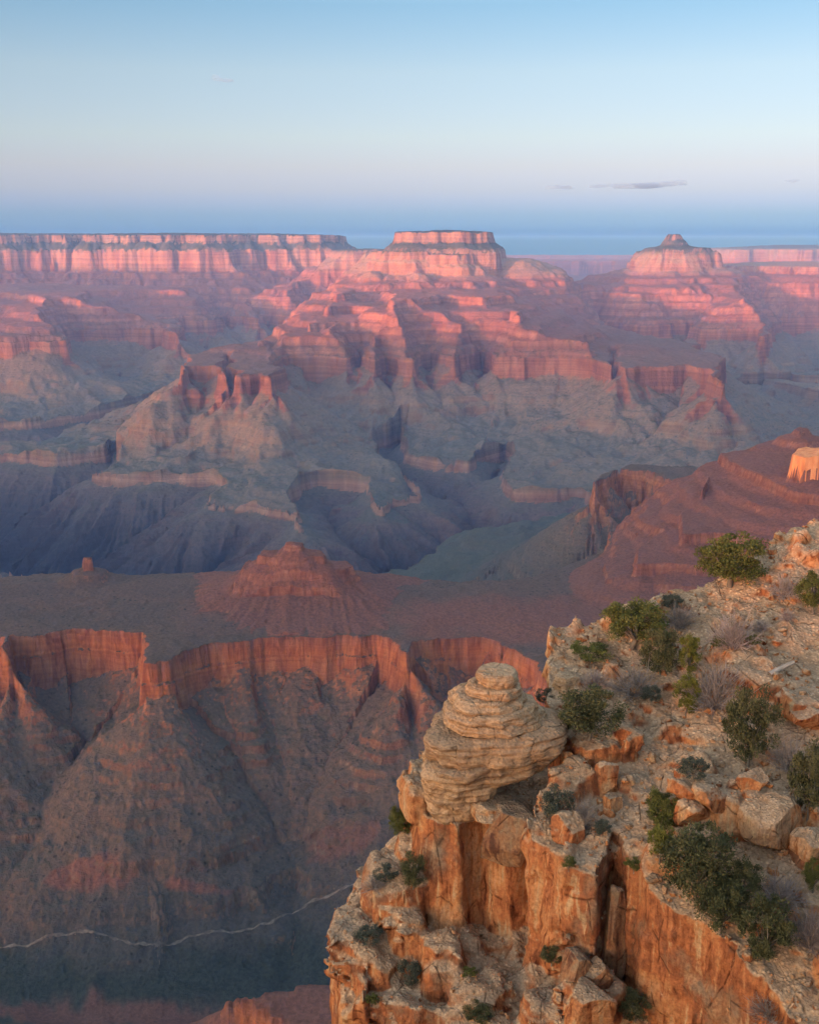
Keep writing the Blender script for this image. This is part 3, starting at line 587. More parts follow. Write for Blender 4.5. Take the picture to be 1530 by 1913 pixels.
def build_foreground():
    h = .165; lo = np.array([-7., 33., -44.5]); hi = np.array([33.5, 75., -16.5])
    n = np.ceil((hi - lo) / h).astype(int)
    xs, ys, zs = [lo[i] + np.arange(n[i]) * h for i in range(3)]
    X, Y = np.meshgrid(xs, ys, indexing='ij'); X = X.astype(np.float32); Y = Y.astype(np.float32)
    def d2(poly, seed, amp, wl):
        wxx = fbm2(X / wl, Y / wl, 3, seed) * amp; wyy = fbm2(X / wl, Y / wl, 3, seed + 3) * amp
        d, s, a = sdf(X + wxx, Y + wyy, np.array(poly)); return d.astype(np.float32)
    dU, dM, dL = d2(UP, 301, .5, 3.2), d2(MID, 311, .18, 2.5), d2(LOW, 321, .8, 3.5)
    gu = g_up(X, Y) + fbm2(X / 9, Y / 9, 4, 331) * .55
    # a trough of scree down the slope and low outcrops standing out of it
    gu = gu + smooth(.15, .6, fbm2(X / 5.5 + 4, Y / 4.0, 3, 341)) * .9
    gm = -30.3 + (Y - 55) * .10 + fbm2(X / 2, Y / 2, 3, 351) * .18
    gl = -37.2 + (Y - 50) * .20 + (X - 3) * .05 + fbm2(X / 3.2, Y / 3.2, 4, 361) * 1.1
    Zc = zs.astype(np.float32)[None, None, :]
    def sol(g, d, slope):
        return np.maximum((Zc - g[..., None]) * slope, d[..., None] - np.float32(0))
    def smin(a, b, k):
        hh = np.clip(.5 + .5 * (b - a) / k, 0, 1); return b + (a - b) * hh - k * hh * (1 - hh)
    f = sol(gu, dU, .88)
    tilt = ((Zc + 33.0) * .16)                                                     # the pillar leans: its foot stands further in on one side
    f = np.minimum(f, np.maximum((Zc - gm[..., None]) * .95, dM[..., None] + tilt * (smooth(7, 1, X)[..., None]) * .6 - .12 * np.abs(np.sin(Zc * .9))));
    f = smin(f, sol(gl, dL, .95), .35)
    # rounded rock masses: pixel centre, forward distance, half sizes in metres, turn, tilt
    def lump(px, py, yy, r, rz=0, tilt=0, p=3.2):
        nonlocal f
        c = at_y(px, py, yy); R = max(r) * 1.5
        sl = [slice(max(0, int((c[i] - R - lo[i]) / h)), min(n[i], int((c[i] + R - lo[i]) / h) + 1)) for i in range(3)]
        x = (xs[sl[0]] - c[0])[:, None, None]; y = (ys[sl[1]] - c[1])[None, :, None]; z = (zs[sl[2]] - c[2])[None, None, :]
        ca, sa = math.cos(rz), math.sin(rz); u = x * ca + y * sa; v = -x * sa + y * ca; w = z - tilt * u
        q = (np.abs(u / r[0]) ** p + np.abs(v / r[1]) ** p + np.abs(w / r[2]) ** p) ** (1 / p)
        dd = ((q - 1) * min(r)).astype(np.float32)
        f[tuple(sl)] = smin(f[tuple(sl)], dd, .18)
    lump(742, 1660, 54.5, (2.0, 2.0, 1.5), .3, .1); lump(715, 1640, 55, (1.1, 1.4, 1.3), .1)
    lump(765, 1600, 55.8, (.9, 1.2, 1.1)); lump(748, 1760, 53.0, (1.3, 2.2, 2.4), .3); lump(700, 1795, 51.8, (2.4, 2.2, 1.5), -.5, -.35)
    lump(660, 1770, 52.4, (1.3, 1.7, 1.2), .2, -.2); lump(680, 1885, 51.0, (1.5, 2.0, 2.2), .2); lump(760, 1900, 49.5, (1.9, 2.0, 1.6), -.3, -.2)
    lump(775, 1490, 55.8, (.75, 1.4, 1.2), .2); lump(830, 1820, 50.5, (1.2, 1.6, 2.0), .2); lump(900, 1880, 48.5, (1.6, 1.5, 1.5), .5)
    lump(1068, 1272, 62, (1.3, 2.0, .95), .35, .12, 4.5); lump(1110, 1420, 55.6, (1.4, 1.2, 1.5), .3, 0, 5); lump(1150, 1430, 55.5, (.7, 1.0, 1.7), .2, 0, 5)
    lump(1135, 1490, 53.6, (.7, .8, 1.3), .4, 0, 4); lump(1130, 1570, 51.0, (1.1, .9, .8), .3); lump(1010, 1560, 51.8, (1.0, .8, .7), .2)
    lump(1330, 1495, 50.0, (1.9, 1.3, 1.0), -.5, -.2, 4); lump(1440, 1520, 49.5, (1.6, 1.3, 1.2), -.6, -.25, 4); lump(1520, 1600, 47.5, (1.4, 1.2, 1.0), .2, 0, 4); lump(1500, 1320, 55.5, (1.3, 1.0, .8), .2, 0, 4)
    lump(1100, 1870, 47.0, (1.6, 1.4, 1.4), .4, 0, 4); lump(1020, 1905, 47.0, (1.4, 1.2, 1.2), .1, 0, 3.5)
    # detail in a band about the surface
    ix = np.argwhere(np.abs(f) < 1.05); P = (ix * h + lo).astype(np.float32)
    fz = f[ix[:, 0], ix[:, 1], ix[:, 2]]
    gx = np.clip(ix, 1, np.array(f.shape) - 2)
    nz = f[gx[:, 0], gx[:, 1], gx[:, 2] + 1] - f[gx[:, 0], gx[:, 1], gx[:, 2] - 1]
    flat = smooth(.15, .26, nz)                                                  # 1 on the tops, 0 on the walls
    W = P + np.stack([fbm3(P, .5, 2, 401), fbm3(P, .5, 2, 411), fbm3(P, .5, 2, 421)], -1) * .55
    blk = hash3(W / np.array([2.3, 2.1, 3.6]), 7) * .70 + hash3(W / np.array([1.0, .9, 1.5]) + 9, 8) * .30 - .5
    lay = pn2(W[:, 2] * 1.55, W[:, 0] * .05, 431) * .30 + pn2(W[:, 2] * 3.9, W[:, 1] * .08, 433) * .13
    ribs = fbm3(P * np.array([1, 1, .18], np.float32), .75, 2, 441) * .30
    rough = fbm3(P, .9, 2, 451) * .22
    soft = .42 + .58 * smooth(.0, .45, fbm3(P, .11, 2, 461) + .12)               # some walls are clean, some broken
    pil = smooth(4.6, 3.2, np.hypot(P[:, 0] - 2.6, (P[:, 1] - 53.5))) * smooth(-38.5, -37.2, P[:, 2])
    wall = (blk * .62 + lay * .7 + ribs + rough * .8) * soft * (1 - .72 * pil)
    topn = rough * .9 + (hash3(W / np.array([.7, .7, .5]), 9) - .5) * .22
    f[ix[:, 0], ix[:, 1], ix[:, 2]] = fz + (wall * (1 - flat) + topn * flat)
    V, F = surface_nets(f, lo, h)
    # drop what is cut by the box at the far right, back and below: closed off by the box walls
    me = mesh_np('rocky_rim', V, F, M_ROCK)
    tag(link(bpy.data.objects.new('rocky_rim', me)), 'tan rubble slope and orange cliffs of the near canyon rim', kind='structure')
    return V, F
FV, FF = build_foreground()
from mathutils.bvhtree import BVHTree
BVH = BVHTree.FromPolygons([tuple(v) for v in FV.tolist()], [tuple(q) for q in FF.tolist()])
def ground(px, py):
    r = Vector(ray(px, py)).normalized(); hit = BVH.ray_cast(Vector((0, 0, 0)), r)
    return (hit[0], hit[1]) if hit[0] is not None else (None, None)
def drop(x, y):
    hit = BVH.ray_cast(Vector((x, y, -10)), Vector((0, 0, -1))); return (hit[0], hit[1]) if hit[0] is not None else (None, None)

# ------------------------------------------------------------------ layered rock on the pillar
def loft(cx, cy, z0, z1, rx, ry, seed, tiltx=0.0, tilty=0.0, prof=None, nu=150, nv=26, amp=.12, taper=0.0, power=2.4, lay=.07):
    th = np.arange(nu) / nu * math.tau
    ts = np.concatenate([[0, 0, 0], np.linspace(0, 1, nv), [1, 1, 1]]); shrink = np.concatenate([[.02, .45, .85], np.ones(nv), [.85, .45, .02]])
    ct, st = np.cos(th), np.sin(th)
    sr = (np.abs(ct) ** power + np.abs(st) ** power) ** (-1 / power)
    T, TH = np.meshgrid(ts, th, indexing='ij')
    edge = 1 - .13 * np.abs(2 * T - 1) ** 6
    rad = edge * (1 + taper * (T - .5)) * shrink[:, None] * sr[None, :]
    x = rad * ct[None, :] * rx; y = rad * st[None, :] * ry; z = z0 + (z1 - z0) * T
    P = np.stack([x + cx, y + cy, z], -1)
    lob = fbm3(P, .42, 3, seed) * .9 * amp * 2 + fbm3(P, 1.6, 3, seed + 5) * amp * .6
    lays = (pn2(z * 2.6 + .3 * pn2(x * .5, y * .5, 3), x * .04 + seed, seed + 8) + .6 * pn2(z * 6.1, y * .05, seed + 9)) * lay * 1.5
    k = 1 + (lob + lays) / max(rx, ry) * 1.4
    k = k + (hash3(np.stack([TH * 9 / math.tau + seed, T * 2.2, T * 0], -1), seed) - .5) * .035 * amp / .14
    mid_ = (shrink > .9)[:, None]
    kk = np.where(mid_, k, 1 + (k - 1) * shrink[:, None])
    x, y = x * kk, y * kk
    zz = z + tiltx * x + tilty * y + np.where(mid_, 0, fbm3(P, 1.1, 3, seed + 20) * .10)
    V = np.stack([x, y, zz - z0], -1).reshape(-1, 3)
    nr = len(ts); ii = np.arange(nr * nu).reshape(nr, nu); jj = np.roll(ii, -1, 1)
    F = np.stack([ii[:-1], jj[:-1], jj[1:], ii[1:]], -1).reshape(-1, 4)
    return V, F
def build_hoodoo():
    root = empty('balanced_rock', (4.4, 56.0, -30.4))
    tag(root, 'stack of rounded pale rock layers on the tip of the foreground cliff', 'rock')
    spec = [('cap_stone', 4.80, 56.0, -23.42, -22.66, 1.08, 1.0, .03, .02, -.08),
            ('rock_layer', 4.60, 56.05, -23.95, -23.36, 1.60, 1.5, -.02, .0, -.20),
            ('rock_layer', 4.30, 56.0, -24.52, -23.9, 2.02, 1.85, .01, .0, -.18),
            ('rock_layer', 4.55, 55.9, -25.0, -24.46, 2.42, 2.2, .0, 0, -.11),
            ('rock_layer', 4.66, 55.9, -25.62, -24.95, 2.86, 2.5, .02, 0, -.10),
            ('rock_slab', 4.70, 55.8, -27.1, -25.56, 3.68, 3.0, .09, 0, -.05),
            ('rock_slab', 4.35, 55.6, -28.4, -26.95, 3.2, 2.65, .13, 0, .22),
            ('rock_lobe', 2.75, 55.2, -30.5, -27.3, 2.0, 2.1, .10, .05, .26)]
    for i, (nm, cx, cy, z0, z1, rx, ry, tx, ty, tp) in enumerate(spec):
        V, F = loft(cx, cy, z0, z1, rx, ry, 500 + 31 * i, tx, ty, taper=tp, lay=.05, nv=34 if i > 4 else 18, amp=.14 if i < 5 else .19, power=2.3 if i < 5 else 2.7)
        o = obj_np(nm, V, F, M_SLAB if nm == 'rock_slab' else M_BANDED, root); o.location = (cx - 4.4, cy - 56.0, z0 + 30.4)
build_hoodoo()

# ------------------------------------------------------------------ boulders and stones
def rock_mesh(name, seed, mat, sub=3, cuts=7, stretch=(1, 1, 1), rough=.10, p=0):
    rnd = random.Random(seed)
    bm = bmesh.new(); bmesh.ops.create_icosphere(bm, subdivisions=sub, radius=1.0)
    V = np.array([v.co[:] for v in bm.verts]); F = np.array([[v.index for v in f.verts] for f in bm.faces]); bm.free()
    if p: V = V / ((np.abs(V) ** p).sum(1) ** (1 / p))[:, None] * .92
    for _ in range(cuts):                                   # flat broken faces
        d = np.array([rnd.gauss(0, 1), rnd.gauss(0, 1), rnd.gauss(0, .8)]); d /= np.linalg.norm(d); o = rnd.uniform(.50, .82)
        e = V @ d - o; V = V - np.where(e > 0, e, 0)[:, None] * d
    V = V * np.array(stretch)
    V = V + V / (np.linalg.norm(V, axis=1)[:, None] + 1e-6) * (fbm3(V + seed * 3.1, 1.8, 3, seed) * rough)[:, None]
    return mesh_np(name, V, F, mat, sub > 2)
def boulder(px, py, w_px, h_px, label, seed, mat=None, name='boulder', lift=.3, stretch=(1, .9, .8), rot=(0, 0, 0), yy=None, group=None):
    p, nrm = ground(px, py + h_px * .35)
    if yy is not None: p = Vector(at_y(px, py, yy))
    if p is None: return
    dep = p.y * CP - p.z * SP; s = w_px * dep / FPX * .5 / .78
    o = link(bpy.data.objects.new(name, rock_mesh(name, seed, mat or M_BLOCK, 5, 6, stretch, .07, 4.5)))
    o.location = p + Vector((0, 0, s * lift)); o.scale = (s, s, s * (h_px / w_px) * 1.25); o.rotation_euler = rot
    tag(o, label, 'boulder', group)
boulder(942, 1575, 92, 80, 'square block with a dark face wedged beside the orange pillar', 11, M_DARKBLOCK, stretch=(1, .9, .9), rot=(.1, .05, .4), yy=52.6)
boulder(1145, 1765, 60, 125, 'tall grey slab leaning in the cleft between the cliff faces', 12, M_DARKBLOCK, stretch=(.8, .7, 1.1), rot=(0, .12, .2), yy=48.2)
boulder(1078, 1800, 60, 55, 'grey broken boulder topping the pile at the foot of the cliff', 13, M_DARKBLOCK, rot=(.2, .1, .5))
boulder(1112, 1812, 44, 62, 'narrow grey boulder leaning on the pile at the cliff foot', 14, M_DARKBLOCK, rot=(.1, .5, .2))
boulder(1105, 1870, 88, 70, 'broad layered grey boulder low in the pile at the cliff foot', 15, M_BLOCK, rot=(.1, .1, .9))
boulder(1402, 1455, 50, 34, 'pale flat boulder below the dark bush on the slope', 16, rot=(.2, -.2, .4), stretch=(1, .8, .7))
boulder(1368, 1463, 18, 20, 'small rounded tan boulder beside the pale flat one', 17)
boulder(1440, 1530, 95, 75, 'large cracked grey boulder in the middle of the lower slope', 18, rot=(.1, -.25, .3), stretch=(1, .9, .8))
boulder(1288, 1510, 60, 46, 'boulder with an orange broken face above the dark bush', 19, M_ROCK, rot=(.1, .1, .8))
boulder(1325, 1487, 62, 40, 'grey wedge boulder with a dark crack beneath it', 20, rot=(0, .3, -.4))
boulder(1508, 1335, 52, 42, 'pale angular boulder at the right edge of the slope', 21, rot=(.1, .2, .2))
boulder(1515, 1560, 60, 55, 'pale boulder at the right edge below the dark shrubs', 22, rot=(.2, .1, .5))
boulder(1135, 1445, 42, 60, 'pale square block standing out of the small upper cliff', 23, rot=(.1, .05, .3))
boulder(1140, 1500, 34, 40, 'small tan block below the pale square block', 24, rot=(.3, .05, .8))
boulder(1058, 1268, 44, 30, 'cream block at the lower end of the skyline slope', 25, M_BANDED, stretch=(1, 1, .8), rot=(.05, .1, .3), lift=.05)
boulder(930, 1530, 80, 36, 'flat pale boulder capping the dark square block', 26, M_BLOCK, stretch=(1, .9, .6), rot=(.1, .1, .3), yy=53.2)
boulder(1060, 1540, 52, 44, 'orange broken boulder under the grey shrub beside the ledge', 27, M_ROCK)
p, _n = ground(1460, 1255)
if p is not None:        # weathered fallen log
    nu, L = 8, 1.7; V = []; F = []
    for i in range(7):
        t = i / 6; r = .17 * (1 - .35 * t)
        for j in range(nu):
            a = j / nu * math.tau; V.append((L * (t - .5), math.cos(a) * r + .03 * math.sin(3 * t), math.sin(a) * r))
    for i in range(6):
        for j in range(nu): F.append((i * nu + j, i * nu + (j + 1) % nu, (i + 1) * nu + (j + 1) % nu, (i + 1) * nu + j))
    V = np.array(V); lt = NT('bleached_wood'); M_LOG = lt.done(lt.ramp(lt.noise(lt.scale(lt.obj(), (2, 14, 14)), 1.0, 5), [(.3, (.22, .17, .14)), (.7, (.42, .35, .30))]))
    o = obj_np('fallen_log', V, F, M_LOG); o.location = p + Vector((0, 0, .2)); o.rotation_euler = (0, -.32, .35)
    tag(o, 'bleached fallen log lying on the rubble slope', 'log')

# loose stones on the slope: the larger ones singly, the small rubble as one mass
def scatter_stones():
    rnd = random.Random(77)
    protos = [rock_mesh('stone', 60 + i, M_BLOCK, 2, 5, (1, rnd.uniform(.6, .9), rnd.uniform(.45, .75)), .06, 4.0) for i in range(8)]
    cnt = 0
    while cnt < 240:
        px = rnd.uniform(1040, 1530); py = rnd.uniform(1010, 1913)
        p, n = ground(px, py)
        if p is None or n.z < .62 or p.y > 76 or p.y < 36: continue
        o = bpy.data.objects.new('stone', protos[rnd.randrange(8)]); link(o)
        s = .14 + .30 * rnd.random() ** 2.2
        o.scale = (s, s, s); o.location = p + Vector((0, 0, s * .15)); o.rotation_euler = (rnd.uniform(-.4, .4), rnd.uniform(-.4, .4), rnd.uniform(0, 6.28))
        tag(o, 'loose angular pale stone lying on the rubble slope', 'stone', 'loose stones on the rubble slope'); cnt += 1
    # rubble
    cube = np.array([(-1, -1, -1), (1, -1, -1), (1, 1, -1), (-1, 1, -1), (-1, -1, 1), (1, -1, 1), (1, 1, 1), (-1, 1, 1)], float)
    cf = np.array([(0, 3, 2, 1), (4, 5, 6, 7), (0, 1, 5, 4), (1, 2, 6, 5), (2, 3, 7, 6), (3, 0, 4, 7)])
    fn = np.cross(FV[FF[:, 2]] - FV[FF[:, 0]], FV[FF[:, 3]] - FV[FF[:, 1]]); ar = np.linalg.norm(fn, axis=1) + 1e-9; fn /= ar[:, None]
    ok = np.nonzero((fn[:, 2] > .66) & (FV[FF[:, 0], 2] > -40))[0]
    rg = np.random.RandomState(3); pick = rg.choice(ok, 11000)
    C = FV[FF[pick]].mean(1) + rg.normal(0, .05, (len(pick), 3)); dens = fbm2(C[:, 0] / 2.2, C[:, 1] / 2.2, 3, 611)
    keep = dens > rg.uniform(-.7, .5, len(C)); C = C[keep]; m = len(C)
    S = (.035 + .10 * rg.rand(m) ** 2.5)[:, None, None]
    q = rg.normal(size=(m, 4)); q /= np.linalg.norm(q, axis=1)[:, None]; w, x, y, z = q.T
    R = np.stack([1 - 2 * (y * y + z * z), 2 * (x * y - z * w), 2 * (x * z + y * w), 2 * (x * y + z * w), 1 - 2 * (x * x + z * z), 2 * (y * z - x * w), 2 * (x * z - y * w), 2 * (y * z + x * w), 1 - 2 * (x * x + y * y)], -1).reshape(m, 3, 3)
    base = cube[None] * rg.uniform(.55, 1.1, (m, 8, 3)) * rg.uniform(.5, 1.0, (m, 1, 3))
    V = np.einsum('mij,mkj->mki', R, base) * S + C[:, None, :]
    F = (np.arange(m)[:, None, None] * 8 + cf[None]).reshape(-1, 4)
    tag(obj_np('rubble', V.reshape(-1, 3), F, M_BLOCK, smoothf=False), 'small loose rubble strewn over the rim slope', kind='stuff')
scatter_stones()
# ------------------------------------------------------------------ junipers, bushes and bare shrubs
def leaf_material(name, c1, c2):
    t = NT(name); v = t.obj(); n = t.noise(v, 3.0, 3); oi = t.n('ShaderNodeObjectInfo')
    col = t.mix(t.rng(n, .35, .65), c1, c2)
    col = t.mix(t.math('MULTIPLY', oi.outputs['Random'], .35), col, t.mix(1, col, (.6, .7, .6), 'MULTIPLY'))
    t.b.inputs['Roughness'].default_value = .8
    return t.done(col)
M_JUN = leaf_material('juniper_green', (.060, .068, .020), (.135, .125, .036))
M_OLIVE = leaf_material('olive_green', (.055, .056, .026), (.11, .10, .048))
M_GREYG = leaf_material('grey_green', (.055, .060, .045), (.10, .10, .078))
M_YEL = leaf_material('yellow_green', (.09, .092, .018), (.165, .15, .034))
M_TWIG = leaf_material('grey_twigs', (.17, .13, .125), (.32, .25, .24))
M_BARK = leaf_material('juniper_bark', (.10, .075, .06), (.22, .18, .15))
def tube(path, rad, k=6):
    V, F = [], []
    for i, (p, r) in enumerate(zip(path, rad)):
        p = Vector(p); d = (Vector(path[min(i + 1, len(path) - 1)]) - Vector(path[max(i - 1, 0)])).normalized()
        u = d.cross(Vector((.3, 1, .2))).normalized(); w = d.cross(u)
        for j in range(k):
            a = j / k * math.tau; V.append(tuple(p + u * math.cos(a) * r + w * math.sin(a) * r))
    for i in range(len(path) - 1):
        for j in range(k): F.append((i * k + j, i * k + (j + 1) % k, (i + 1) * k + (j + 1) % k, (i + 1) * k + j))
    return V, F
def merge(parts):
    V, F, o = [], [], 0
    for v, f in parts:
        V += v; F += [tuple(i + o for i in q) for q in f]; o += len(v)
    return np.array(V), np.array(F)
def crown_np(seed, clumps, leaves, leaf, shape, flat=1.0):
    """a crown one unit wide and about one unit tall, of small leaf sprays gathered in clumps"""
    rg = np.random.RandomState(seed); C = []
    while len(C) < clumps:
        p = rg.uniform(-1, 1, 3)
        if shape == 'round': ok = .30 < np.linalg.norm(p * np.array([1, 1, 1.05])) < 1 and p[2] > -.75
        elif shape == 'column': ok = np.hypot(p[0], p[1]) < .95 * (1 - .55 * abs(p[2]) ** 2)
        elif shape == 'low': ok = np.linalg.norm(p) < 1 and p[2] > -.3
        else: ok = np.linalg.norm(p) < 1
        if ok and pn3(*(np.array([c]) for c in p * 1.3 + seed))[0] > -.28: C.append(p)
    C = np.array(C) * np.array([.41, .41, .40 * flat]); C[:, 2] += .5 * flat
    R = rg.uniform(.06, .135, clumps)
    P = np.repeat(C, leaves, 0); D = rg.normal(size=P.shape); D /= np.linalg.norm(D, axis=1)[:, None]
    rr = np.repeat(R, leaves) * rg.rand(len(P)) ** .45
    P = P + D * rr[:, None] * np.array([1, 1, .75])
    n = len(P); A = D * .6 + rg.normal(0, .6, (n, 3)) + np.array([0, 0, .5]); A /= np.linalg.norm(A, axis=1)[:, None]
    B = np.cross(A, rg.normal(size=(n, 3))); B /= np.linalg.norm(B, axis=1)[:, None] + 1e-9
    s = leaf * rg.uniform(.6, 1.3, n)[:, None]
    V = np.stack([P - B * s * .42, P + A * s - B * s * .1, P + A * s * 1.1 + B * s * .1, P + B * s * .42], 1).reshape(-1, 3)
    return V, np.arange(n * 4).reshape(n, 4), C
def trunk_np(seed, C, r=.03):
    rnd = random.Random(seed); parts = []
    fork = (rnd.uniform(-.04, .04), rnd.uniform(-.04, .04), .16)
    parts.append(tube([(0, 0, -.10), (.01, 0, .03), fork], [r * 1.5, r * 1.1, r * .9]))
    for i in rnd.sample(range(len(C)), min(11, len(C))):
        c = C[i]; m = ((fork[0] + c[0]) / 2 + rnd.uniform(-.05, .05), (fork[1] + c[1]) / 2 + rnd.uniform(-.05, .05), (fork[2] + c[2]) / 2 + .01)
        parts.append(tube([fork, m, (c[0] * 1.13, c[1] * 1.13, c[2] * 1.05 + .02)], [r * .7, r * .5, r * .14], 5))
    return merge(parts)
def twig_np(seed, n=150):
    rg = np.random.RandomState(seed); V = []; F = []
    def blade(p, q, w):
        d = q - p; s = np.cross(d, rg.normal(size=3)); s = s / (np.linalg.norm(s) + 1e-9) * w
        k = len(V); V.extend([p - s, p + s, q + s * .35, q - s * .35]); F.append((k, k + 1, k + 2, k + 3))
    for _ in range(n):
        a = rg.uniform(0, math.tau); e = rg.uniform(.15, 1.0); base = rg.normal(0, .05, 3) * np.array([1, 1, 0])
        d = np.array([math.cos(a) * (1.05 - e * .8), math.sin(a) * (1.05 - e * .8), e]); d /= np.linalg.norm(d)
        L = rg.uniform(.35, .62); mid = base + d * L * .5 + rg.normal(0, .03, 3); end = mid + (d + rg.normal(0, .22, 3)) * L * .5
        blade(base, mid, .008); blade(mid, end, .006)
        for _k in range(5):
            t = rg.uniform(.1, 1); p = mid + (end - mid) * t; blade(p, p + (d + rg.normal(0, .6, 3)) * rg.uniform(.07, .2), .0045)
    V = np.array(V); V[:, 2] *= 1.25
    return V, np.array(F)
PROTO = {}
def proto(kind, i):
    k = (kind, i)
    if k in PROTO: return PROTO[k]
    if kind == 'twig':
        V, F = twig_np(900 + i); PROTO[k] = (mesh_np('twigs', V, F, M_TWIG, False), None)
    else:
        spec = {'tree': (78, 130, .024, 'round', 1.0, M_JUN), 'olive': (70, 120, .025, 'ball', 1.0, M_OLIVE), 'column': (60, 120, .027, 'column', 1.0, M_YEL),
                'low': (46, 90, .030, 'low', .9, M_JUN), 'bush': (48, 90, .032, 'ball', 1.0, M_GREYG), 'dark': (76, 120, .025, 'ball', 1.0, M_OLIVE)}[kind]
        V, F, C = crown_np(700 + i * 13 + len(kind), *spec[:5]); tv, tf = trunk_np(800 + i, C, .034 if kind == 'tree' else .02)
        PROTO[k] = (mesh_np('crown', V, F, spec[5], False), mesh_np('trunk', tv, tf, M_BARK))
    return PROTO[k]
_rp = random.Random(9)
def plant(px, base, w, hh, kind, var, name, label, cat, group=None, yy=None, sink=0.0):
    p, n = ground(px, base)
    if p is None or yy is not None:
        p = Vector(at_y(px, base, yy or 60))
    dep = p.y * CP - p.z * SP; m = dep / FPX
    o = empty(name, p + Vector((0, 0, -sink))); o.rotation_euler = (0, 0, _rp.uniform(0, 6.28)); o.scale = (w * m * 1.08, w * m * 1.08, hh * m * 1.06)
    a, b = proto(kind, var)
    nm = 'twigs' if kind == 'twig' else 'crown'
    link(bpy.data.objects.new(nm, a), o)
    if b is not None: link(bpy.data.objects.new('trunk', b), o)
    tag(o, label, cat, group)
T, B, S = 'trees on the rim slope', 'bushes on the rim slope', 'bare shrubs on the rim slope'
plant(1365, 1095, 140, 108, 'tree', 0, 'juniper_tree', 'round juniper with visible grey branches standing highest on the skyline slope', 'tree', T)
plant(1182, 1212, 135, 100, 'tree', 1, 'juniper_tree', 'broad juniper on the skyline above the cream block', 'tree', T)
plant(1102, 1238, 84, 46, 'low', 0, 'juniper_bush', 'low spreading juniper at the tip of the skyline slope', 'bush', B)
plant(1232, 1262, 84, 96, 'dark', 1, 'juniper_tree', 'dark juniper touching the yellow green column of the slope', 'tree', T)
plant(1286, 1262, 52, 84, 'column', 0, 'juniper_tree', 'upper half of a narrow yellow green juniper column', 'tree', T)
plant(1281, 1336, 58, 82, 'column', 1, 'juniper_tree', 'lower narrow yellow green juniper beside the purple shrub', 'tree', T)
plant(1100, 1382, 138, 112, 'olive', 0, 'shrub', 'large olive bush growing right behind the layered rock stack', 'bush', B)
plant(1185, 1300, 76, 68, 'twig', 0, 'bare_shrub', 'pale grey bare shrub behind the large olive bush', 'shrub', S)
plant(1338, 1322, 100, 104, 'twig', 1, 'bare_shrub', 'purple grey bare shrub between the column juniper and dark bush', 'shrub', S)
plant(1398, 1432, 108, 170, 'olive', 1, 'shrub', 'tall dark olive bush in the middle of the slope', 'bush', B)
plant(1295, 1457, 66, 48, 'bush', 0, 'shrub', 'small grey green bush above the wedge boulder', 'bush', B)
plant(1236, 1560, 70, 105, 'tree', 2, 'juniper_tree', 'juniper with a thin upright top beside the orange-faced boulder', 'tree', T)
plant(1232, 1612, 60, 80, 'column', 2, 'juniper_tree', 'dense bright green juniper at the edge above the cliff', 'tree', T)
plant(1300, 1680, 150, 160, 'dark', 0, 'shrub', 'biggest dark thicket at the centre of the lower slope', 'bush', B)
plant(1345, 1745, 105, 120, 'dark', 2, 'shrub', 'dark bush hanging over the streaked orange cliff', 'bush', B)
plant(1425, 1800, 112, 150, 'dark', 3, 'shrub', 'lowest dark green bush of the chain down the slope', 'bush', B)
plant(1385, 1690, 80, 100, 'olive', 2, 'shrub', 'olive bush joining the thicket to the lowest dark bush', 'bush', B)
plant(1518, 1146, 70, 88, 'tree', 3, 'juniper_tree', 'green juniper cut by the right edge near the skyline', 'tree', T)
plant(1465, 1118, 54, 50, 'twig', 2, 'bare_shrub', 'small purple bare shrub just below the skyline', 'shrub', S)
plant(1370, 1212, 70, 80, 'twig', 3, 'bare_shrub', 'leafless shrub with forked branches on the tan scree', 'shrub', S)
plant(1345, 1212, 42, 26, 'low', 1, 'juniper_bush', 'low green tuft left of the forked leafless shrub', 'bush', B)
plant(1402, 1210, 40, 28, 'low', 0, 'juniper_bush', 'low green tuft right of the forked leafless shrub', 'bush', B)
plant(1472, 1440, 74, 70, 'twig', 0, 'bare_shrub', 'purple bare shrub right of the tall dark olive bush', 'shrub', S)
plant(1508, 1530, 84, 165, 'olive', 3, 'shrub', 'dark olive bush at the right edge below the pale boulder', 'bush', B)
plant(1512, 1770, 80, 100, 'twig', 1, 'bare_shrub', 'grey bare shrub low at the right edge', 'shrub', S)
plant(1455, 1690, 80, 70, 'twig', 2, 'bare_shrub', 'grey purple bare shrub beside the dark thicket', 'shrub', S)
plant(1518, 1668, 48, 72, 'tree', 1, 'juniper_tree', 'small green juniper at the right edge above the grey bare shrub', 'tree', T)
plant(1040, 1536, 72, 74, 'bush', 1, 'shrub', 'grey green bush below the overhang of the rock stack', 'bush', B)
plant(1088, 1548, 52, 66, 'twig', 3, 'bare_shrub', 'purple bare shrub beside the bush below the overhang', 'shrub', S)
plant(1062, 1628, 30, 34, 'low', 1, 'juniper_bush', 'small green tuft at the lip of the middle cliff', 'bush', B)
plant(1125, 1560, 38, 32, 'bush', 0, 'shrub', 'dark round tuft on the pale block above the middle cliff', 'bush', B)
plant(1184, 1630, 40, 36, 'low', 0, 'juniper_bush', 'green tuft at the head of the dark cleft', 'bush', B)
plant(748, 1566, 48, 70, 'tree', 2, 'juniper_tree', 'small juniper clinging left of the orange pillar', 'tree', T, yy=56.5)
plant(772, 1660, 54, 76, 'dark', 1, 'shrub', 'dark bush at the foot of the orange pillar', 'bush', B)
plant(765, 1838, 52, 48, 'bush', 1, 'shrub', 'grey green bush on the lower left ledge', 'bush', B)
plant(694, 1882, 30, 34, 'low', 1, 'juniper_bush', 'small green tuft on the lowest ledge by the left edge of the cliff', 'bush', B)
